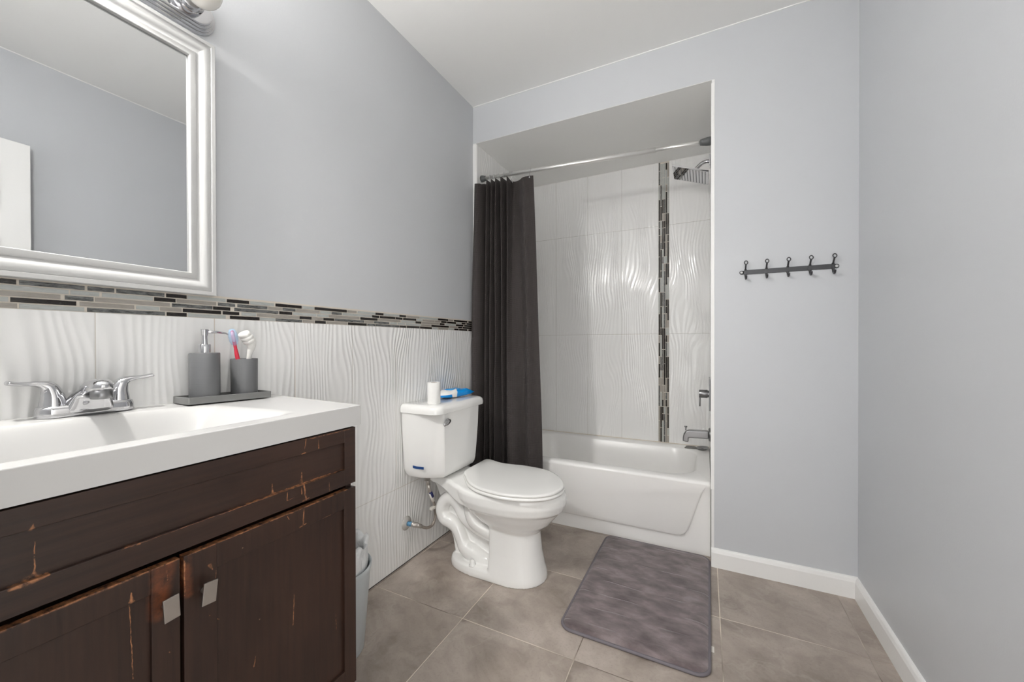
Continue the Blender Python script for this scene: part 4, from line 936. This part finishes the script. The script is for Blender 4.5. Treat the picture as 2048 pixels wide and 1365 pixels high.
va = thing('shower_valve', 'brushed metal shower valve plate with a round knob and thin lever, above the tub spout', 'valve', (WX, VY, 0.793))
VO = va.location.copy()
bm = bmesh.new(); B(bm, WX-0.007, WX-0.0005, VY-0.085, VY+0.085, 0.703, 0.883); bevel(hchild('wall_plate', bm, STEEL, va, VO), 0.0015, 2)
bm = bmesh.new(); lathe(bm, [(0.0, -0.006), (0.020, -0.006), (0.020, -0.014), (0.0235, -0.0145), (0.0240, -0.016), (0.0240, -0.058), (0.0230, -0.060), (0.0, -0.060)], 36, (WX, VY, 0.790), 'x'); auto(hchild('knob', bm, STEEL, va, VO), 45)
bm = bmesh.new(); tube(bm, [(WX-0.0545, VY, 0.768), (WX-0.0555, VY, 0.716)], 0.0036, 14); lab(hchild('lever', bm, STEEL, va, VO), 'thin lever hanging from the knob')

tsp = thing('tub_spout', 'brushed metal tub spout with a pull-up diverter above the tub rim', 'tub spout', (WX, VY, 0.547))
PO = tsp.location.copy()
bm = bmesh.new(); lathe(bm, [(0.0, -0.0005), (0.0400, -0.0005), (0.0400, -0.004), (0.034, -0.010), (0.0, -0.011)], 32, (WX, VY, 0.552), 'x'); auto(hchild('wall_flange', bm, STEEL, tsp, PO), 50)
bm = bmesh.new()
poly = [(WX-0.008, 0.5735), (WX-0.100, 0.5715), (WX-0.118, 0.5690), (WX-0.133, 0.5600), (WX-0.143, 0.5440), (WX-0.147, 0.5250), (WX-0.1475, 0.5020), (WX-0.1160, 0.5000), (WX-0.1155, 0.5240), (WX-0.108, 0.5265), (WX-0.008, 0.5290)]
prism(bm, poly, 'y', VY-0.0215, VY+0.0215); bevel(hchild('spout_body', bm, STEEL, tsp, PO), 0.006, 4, 25)
bm = bmesh.new(); lathe(bm, [(0.0035, 0.566), (0.0035, 0.5835), (0.0075, 0.5845), (0.0080, 0.589), (0.0070, 0.592), (0.0, 0.5925)], 18, (WX-0.131, VY, 0)); auto(hchild('diverter_knob', bm, STEEL, tsp, PO), 45)

# ------------------------------------------------------------------ hook rail on the far wall
GUN = simple('gunmetal_grey_metal', (0.075, 0.076, 0.080), 0.38, 0.6, var=0.1)
HZ = 1.4215
hr = thing('hook_rail', 'dark grey rail of five double coat hooks on the wall right of the tub', 'hook rail', (1.667, YB, HZ))
HR = hr.location.copy()
bm = bmesh.new(); prism(bm, rrect(1.5035-HR.x, 1.8330-HR.x, -0.0108, 0.0108, 0.001, 3), 'y', -0.0005, -0.0030)
for sx in (1.4905, 1.8445):
    pl = [(sx-HR.x+0.0095*math.cos(2*PI*k/24)*1.0, 0.0095*math.sin(2*PI*k/24)) for k in range(24)]; prism(bm, pl, 'y', -0.0005, -0.0028)
    B(bm, min(sx, 1.5035 if sx < 1.6 else 1.833)-HR.x, max(sx, 1.5035 if sx < 1.6 else 1.833)-HR.x, -0.0028, -0.0005, -0.0085, 0.0085)
bevel(link('bar', fixn(bm), GUN, hr), 0.0006, 2)
for sx in (1.4905, 1.8445):
    bm = bmesh.new(); lathe(bm, [(0.0, -0.0028), (0.0062, -0.0028), (0.0050, -0.0045), (0.0, -0.0055)], 18, (sx-HR.x, 0, 0), 'y'); lab(link('screw', fixn(bm), FRAMEW, hr, True), 'white screw cap at the end of the rail')
hook_me = None
for hx in (1.506, 1.5885, 1.6700, 1.7510, 1.8320):
    if hook_me is None:
        bm = bmesh.new()
        B(bm, -0.0052, 0.0052, -0.0062, -0.0030, -0.0145, 0.0145)
        tube(bm, smooth_path([(0, -0.0045, 0.010), (0, -0.012, 0.020), (0, -0.022, 0.030), (0, -0.028, 0.034)], 5), [0.0036]*16, 12)
        rg = [Vector((0.0066*math.sin(2*PI*k/20), -0.0300-0.002*math.cos(2*PI*k/20), 0.0410-0.0085*math.cos(2*PI*k/20))) for k in range(20)]
        secs = []
        for k in range(20):
            c_ = Vector((0, -0.030, 0.0410)); rd = (rg[k]-c_).normalized(); tn = Vector((0, 1, 0)); tn = (tn-rd*tn.dot(rd)).normalized()
            secs.append([rg[k]+rd*(math.cos(2*PI*q/8)*0.0022)+tn*(math.sin(2*PI*q/8)*0.0022) for q in range(8)])
        loft(bm, secs+[secs[0]], False, False); bmesh.ops.remove_doubles(bm, verts=bm.verts, dist=1e-5)
        tube(bm, smooth_path([(0, -0.0045, -0.010), (0, -0.008, -0.022), (0, -0.018, -0.031), (0, -0.030, -0.030), (0, -0.036, -0.021)], 5), [0.0056, 0.0056]+[0.0054]*18+[0.0046], 12, flat=0.8)
        ho = link('hook', fixn(bm), GUN, hr, loc=(hx-HR.x, 0, 0)); bevel(ho, 0.0004, 2, 50); hook_me = ho
    else:
        c_ = hook_me.copy(); C.objects.link(c_); c_.parent = hr; c_.location = (hx-HR.x, 0, 0)

# ------------------------------------------------------------------ bath rug
def m_rug():
    t = NT('mauve_grey_plush'); p = t.obj(); x, y, z = t.sep(p)
    big = t.noise(t.comb(t.M('MULTIPLY', x, 1.0), t.M('MULTIPLY', y, 1.9), 0.0), 8.0, 4.0, 0.60, 0.25); fine = t.noise(p, 420.0, 3.0)
    col = t.ramp(big, [(0.34, (0.092, 0.069, 0.071)), (0.45, (0.150, 0.117, 0.119)), (0.55, (0.215, 0.172, 0.174)), (0.68, (0.30, 0.248, 0.25))])
    col = t.mix(t.M('MULTIPLY', fine, 0.35), col, (0.085, 0.068, 0.068))
    wob = t.M('MULTIPLY', t.M('SUBTRACT', t.noise(p, 5.0, 2.0), 0.5), 0.035)
    yy = t.M('DIVIDE', t.M('ADD', y, t.M('ADD', wob, t.M('MULTIPLY', x, -0.02))), 0.098); fr = t.M('ABSOLUTE', t.M('SUBTRACT', t.M('FRACT', yy), 0.5))
    gap = t.mr(t.noise(t.comb(x, t.M('FLOOR', yy), 0.0), 6.0, 1.0), 0.47, 0.55)
    gro = t.M('MULTIPLY', t.mr(fr, 0.0, 0.045, 1.0, 0.0), gap)
    col = t.mix(t.M('MULTIPLY', t.M('MULTIPLY', t.mr(fr, 0.0, 0.018, 1.0, 0.0), gap), 0.45), col, (0.27, 0.225, 0.222))
    t.set(Base_Color=col, Roughness=0.95, Sheen_Weight=0.35, Sheen_Roughness=0.5)
    t.bump(t.M('ADD', t.M('MULTIPLY', fine, 0.25), t.M('ADD', t.M('MULTIPLY', gro, -0.7), t.M('MULTIPLY', big, 0.6))), 0.004, 0.8); return t.m
RX0, RX1, RY0, RY1 = 0.838, 1.356, 1.398, 2.192
rug = thing('bath_rug', 'plush mauve-grey bath rug on the floor in front of the tub', 'rug', ((RX0+RX1)/2, (RY0+RY1)/2, 0.0), (0, 0, -0.008))
hx_, hy_ = (RX1-RX0)/2, (RY1-RY0)/2
def rgs(d, z, r=0.048):
    out = []
    for x, y in rrect(-hx_+d, hx_-d, -hy_+d, hy_-d, max(r-d, 0.006), 10): out.append((x, y, z))
    return out
bm = bmesh.new(); loft(bm, [rgs(0.004, 0.0015), rgs(0.003, 0.008), rgs(0.010, 0.0125), rgs(0.018, 0.0165), rgs(0.030, 0.0185), rgs(0.06, 0.0195)]); link('pile', fixn(bm), m_rug(), rug, True)
bm = bmesh.new(); pth = [Vector((x, y, 0.0062)) for x, y, z in rgs(0.003, 0)]; pth = pth+[pth[0], pth[1]]
tube(bm, pth, 0.0058, 10, cap=False); lab(link('edge_binding', fixn(bm), simple('grey_violet_binding', (0.155, 0.140, 0.155), 0.7, var=0.1, scale=50), rug, True), 'grey-violet rolled edge binding')
bm = bmesh.new(); B(bm, hx_-0.006, hx_+0.012, -0.262, -0.232, 0.001, 0.0018); lab(link('care_tag', bm, PAPER, rug), 'small white care tag')

# ------------------------------------------------------------------ waste bin and its bag
BINP = simple('pale_grey_plastic', (0.50, 0.535, 0.55), 0.35, var=0.03)
bx_, by_ = 0.160, 0.945
bi = tag(link('waste_bin', bmesh.new(), BINP, loc=(bx_, by_, 0.0)), 'pale grey plastic waste bin between the vanity and the toilet', 'bin')
bm = bmesh.new(); lathe(bm, [(0.0, 0.0), (0.098, 0.0), (0.101, 0.004), (0.1235, 0.285), (0.1270, 0.287), (0.1280, 0.300), (0.1255, 0.303), (0.1215, 0.300), (0.1190, 0.285), (0.0975, 0.008), (0.0, 0.006)], 56); fixn(bm); bm.to_mesh(bi.data); bm.free(); auto(bi, 50)
t = NT('white_translucent_film'); t.set(Base_Color=t.mix(t.noise(t.obj(), 30.0, 4.0), (0.70, 0.715, 0.72), (0.80, 0.81, 0.815)), Roughness=0.3, Transmission_Weight=0.0); t.bump(t.noise(t.obj(), 34.0, 4.0, 0.6, 1.5), 0.006, 0.9); BAG = t.m
rnd = random.Random(21); bm = bmesh.new(); n = 72; secs = []
ph = [rnd.uniform(0, 6.28) for _ in range(6)]
def wav(a, q): return (math.sin(3*a+ph[0]+q)+0.8*math.sin(5*a+ph[1]-q*1.3)+0.7*math.sin(9*a+ph[2]+q*2)+0.6*math.sin(14*a+ph[3]-q))/3.1
for q, (r_, z_, am, zm) in enumerate(((0.098, 0.05, 0.002, 0.0), (0.104, 0.16, 0.003, 0.0), (0.110, 0.26, 0.003, 0.0), (0.1150, 0.300, 0.003, 0.004), (0.1170, 0.325, 0.010, 0.010), (0.113, 0.350, 0.015, 0.020), (0.117, 0.372, 0.016, 0.030), (0.106, 0.380, 0.016, 0.034), (0.094, 0.362, 0.016, 0.028), (0.088, 0.335, 0.014, 0.02))):
    ring_ = []
    for k in range(n):
        a = 2*PI*k/n; w_ = wav(a, q*0.5); w2 = wav(a+1.7, q*0.35)
        rr = r_+am*w_
        if q <= 3: rr = min(rr, 0.1165)
        ring_.append((rr*math.cos(a), rr*math.sin(a), z_+zm*w2))
    secs.append(ring_)
loft(bm, secs, True, False)
bg = tag(link('bin_bag', fixn(bm), BAG, smooth=True, loc=(bx_, by_, 0.0)), 'crumpled white plastic bag lining the waste bin', 'bag')
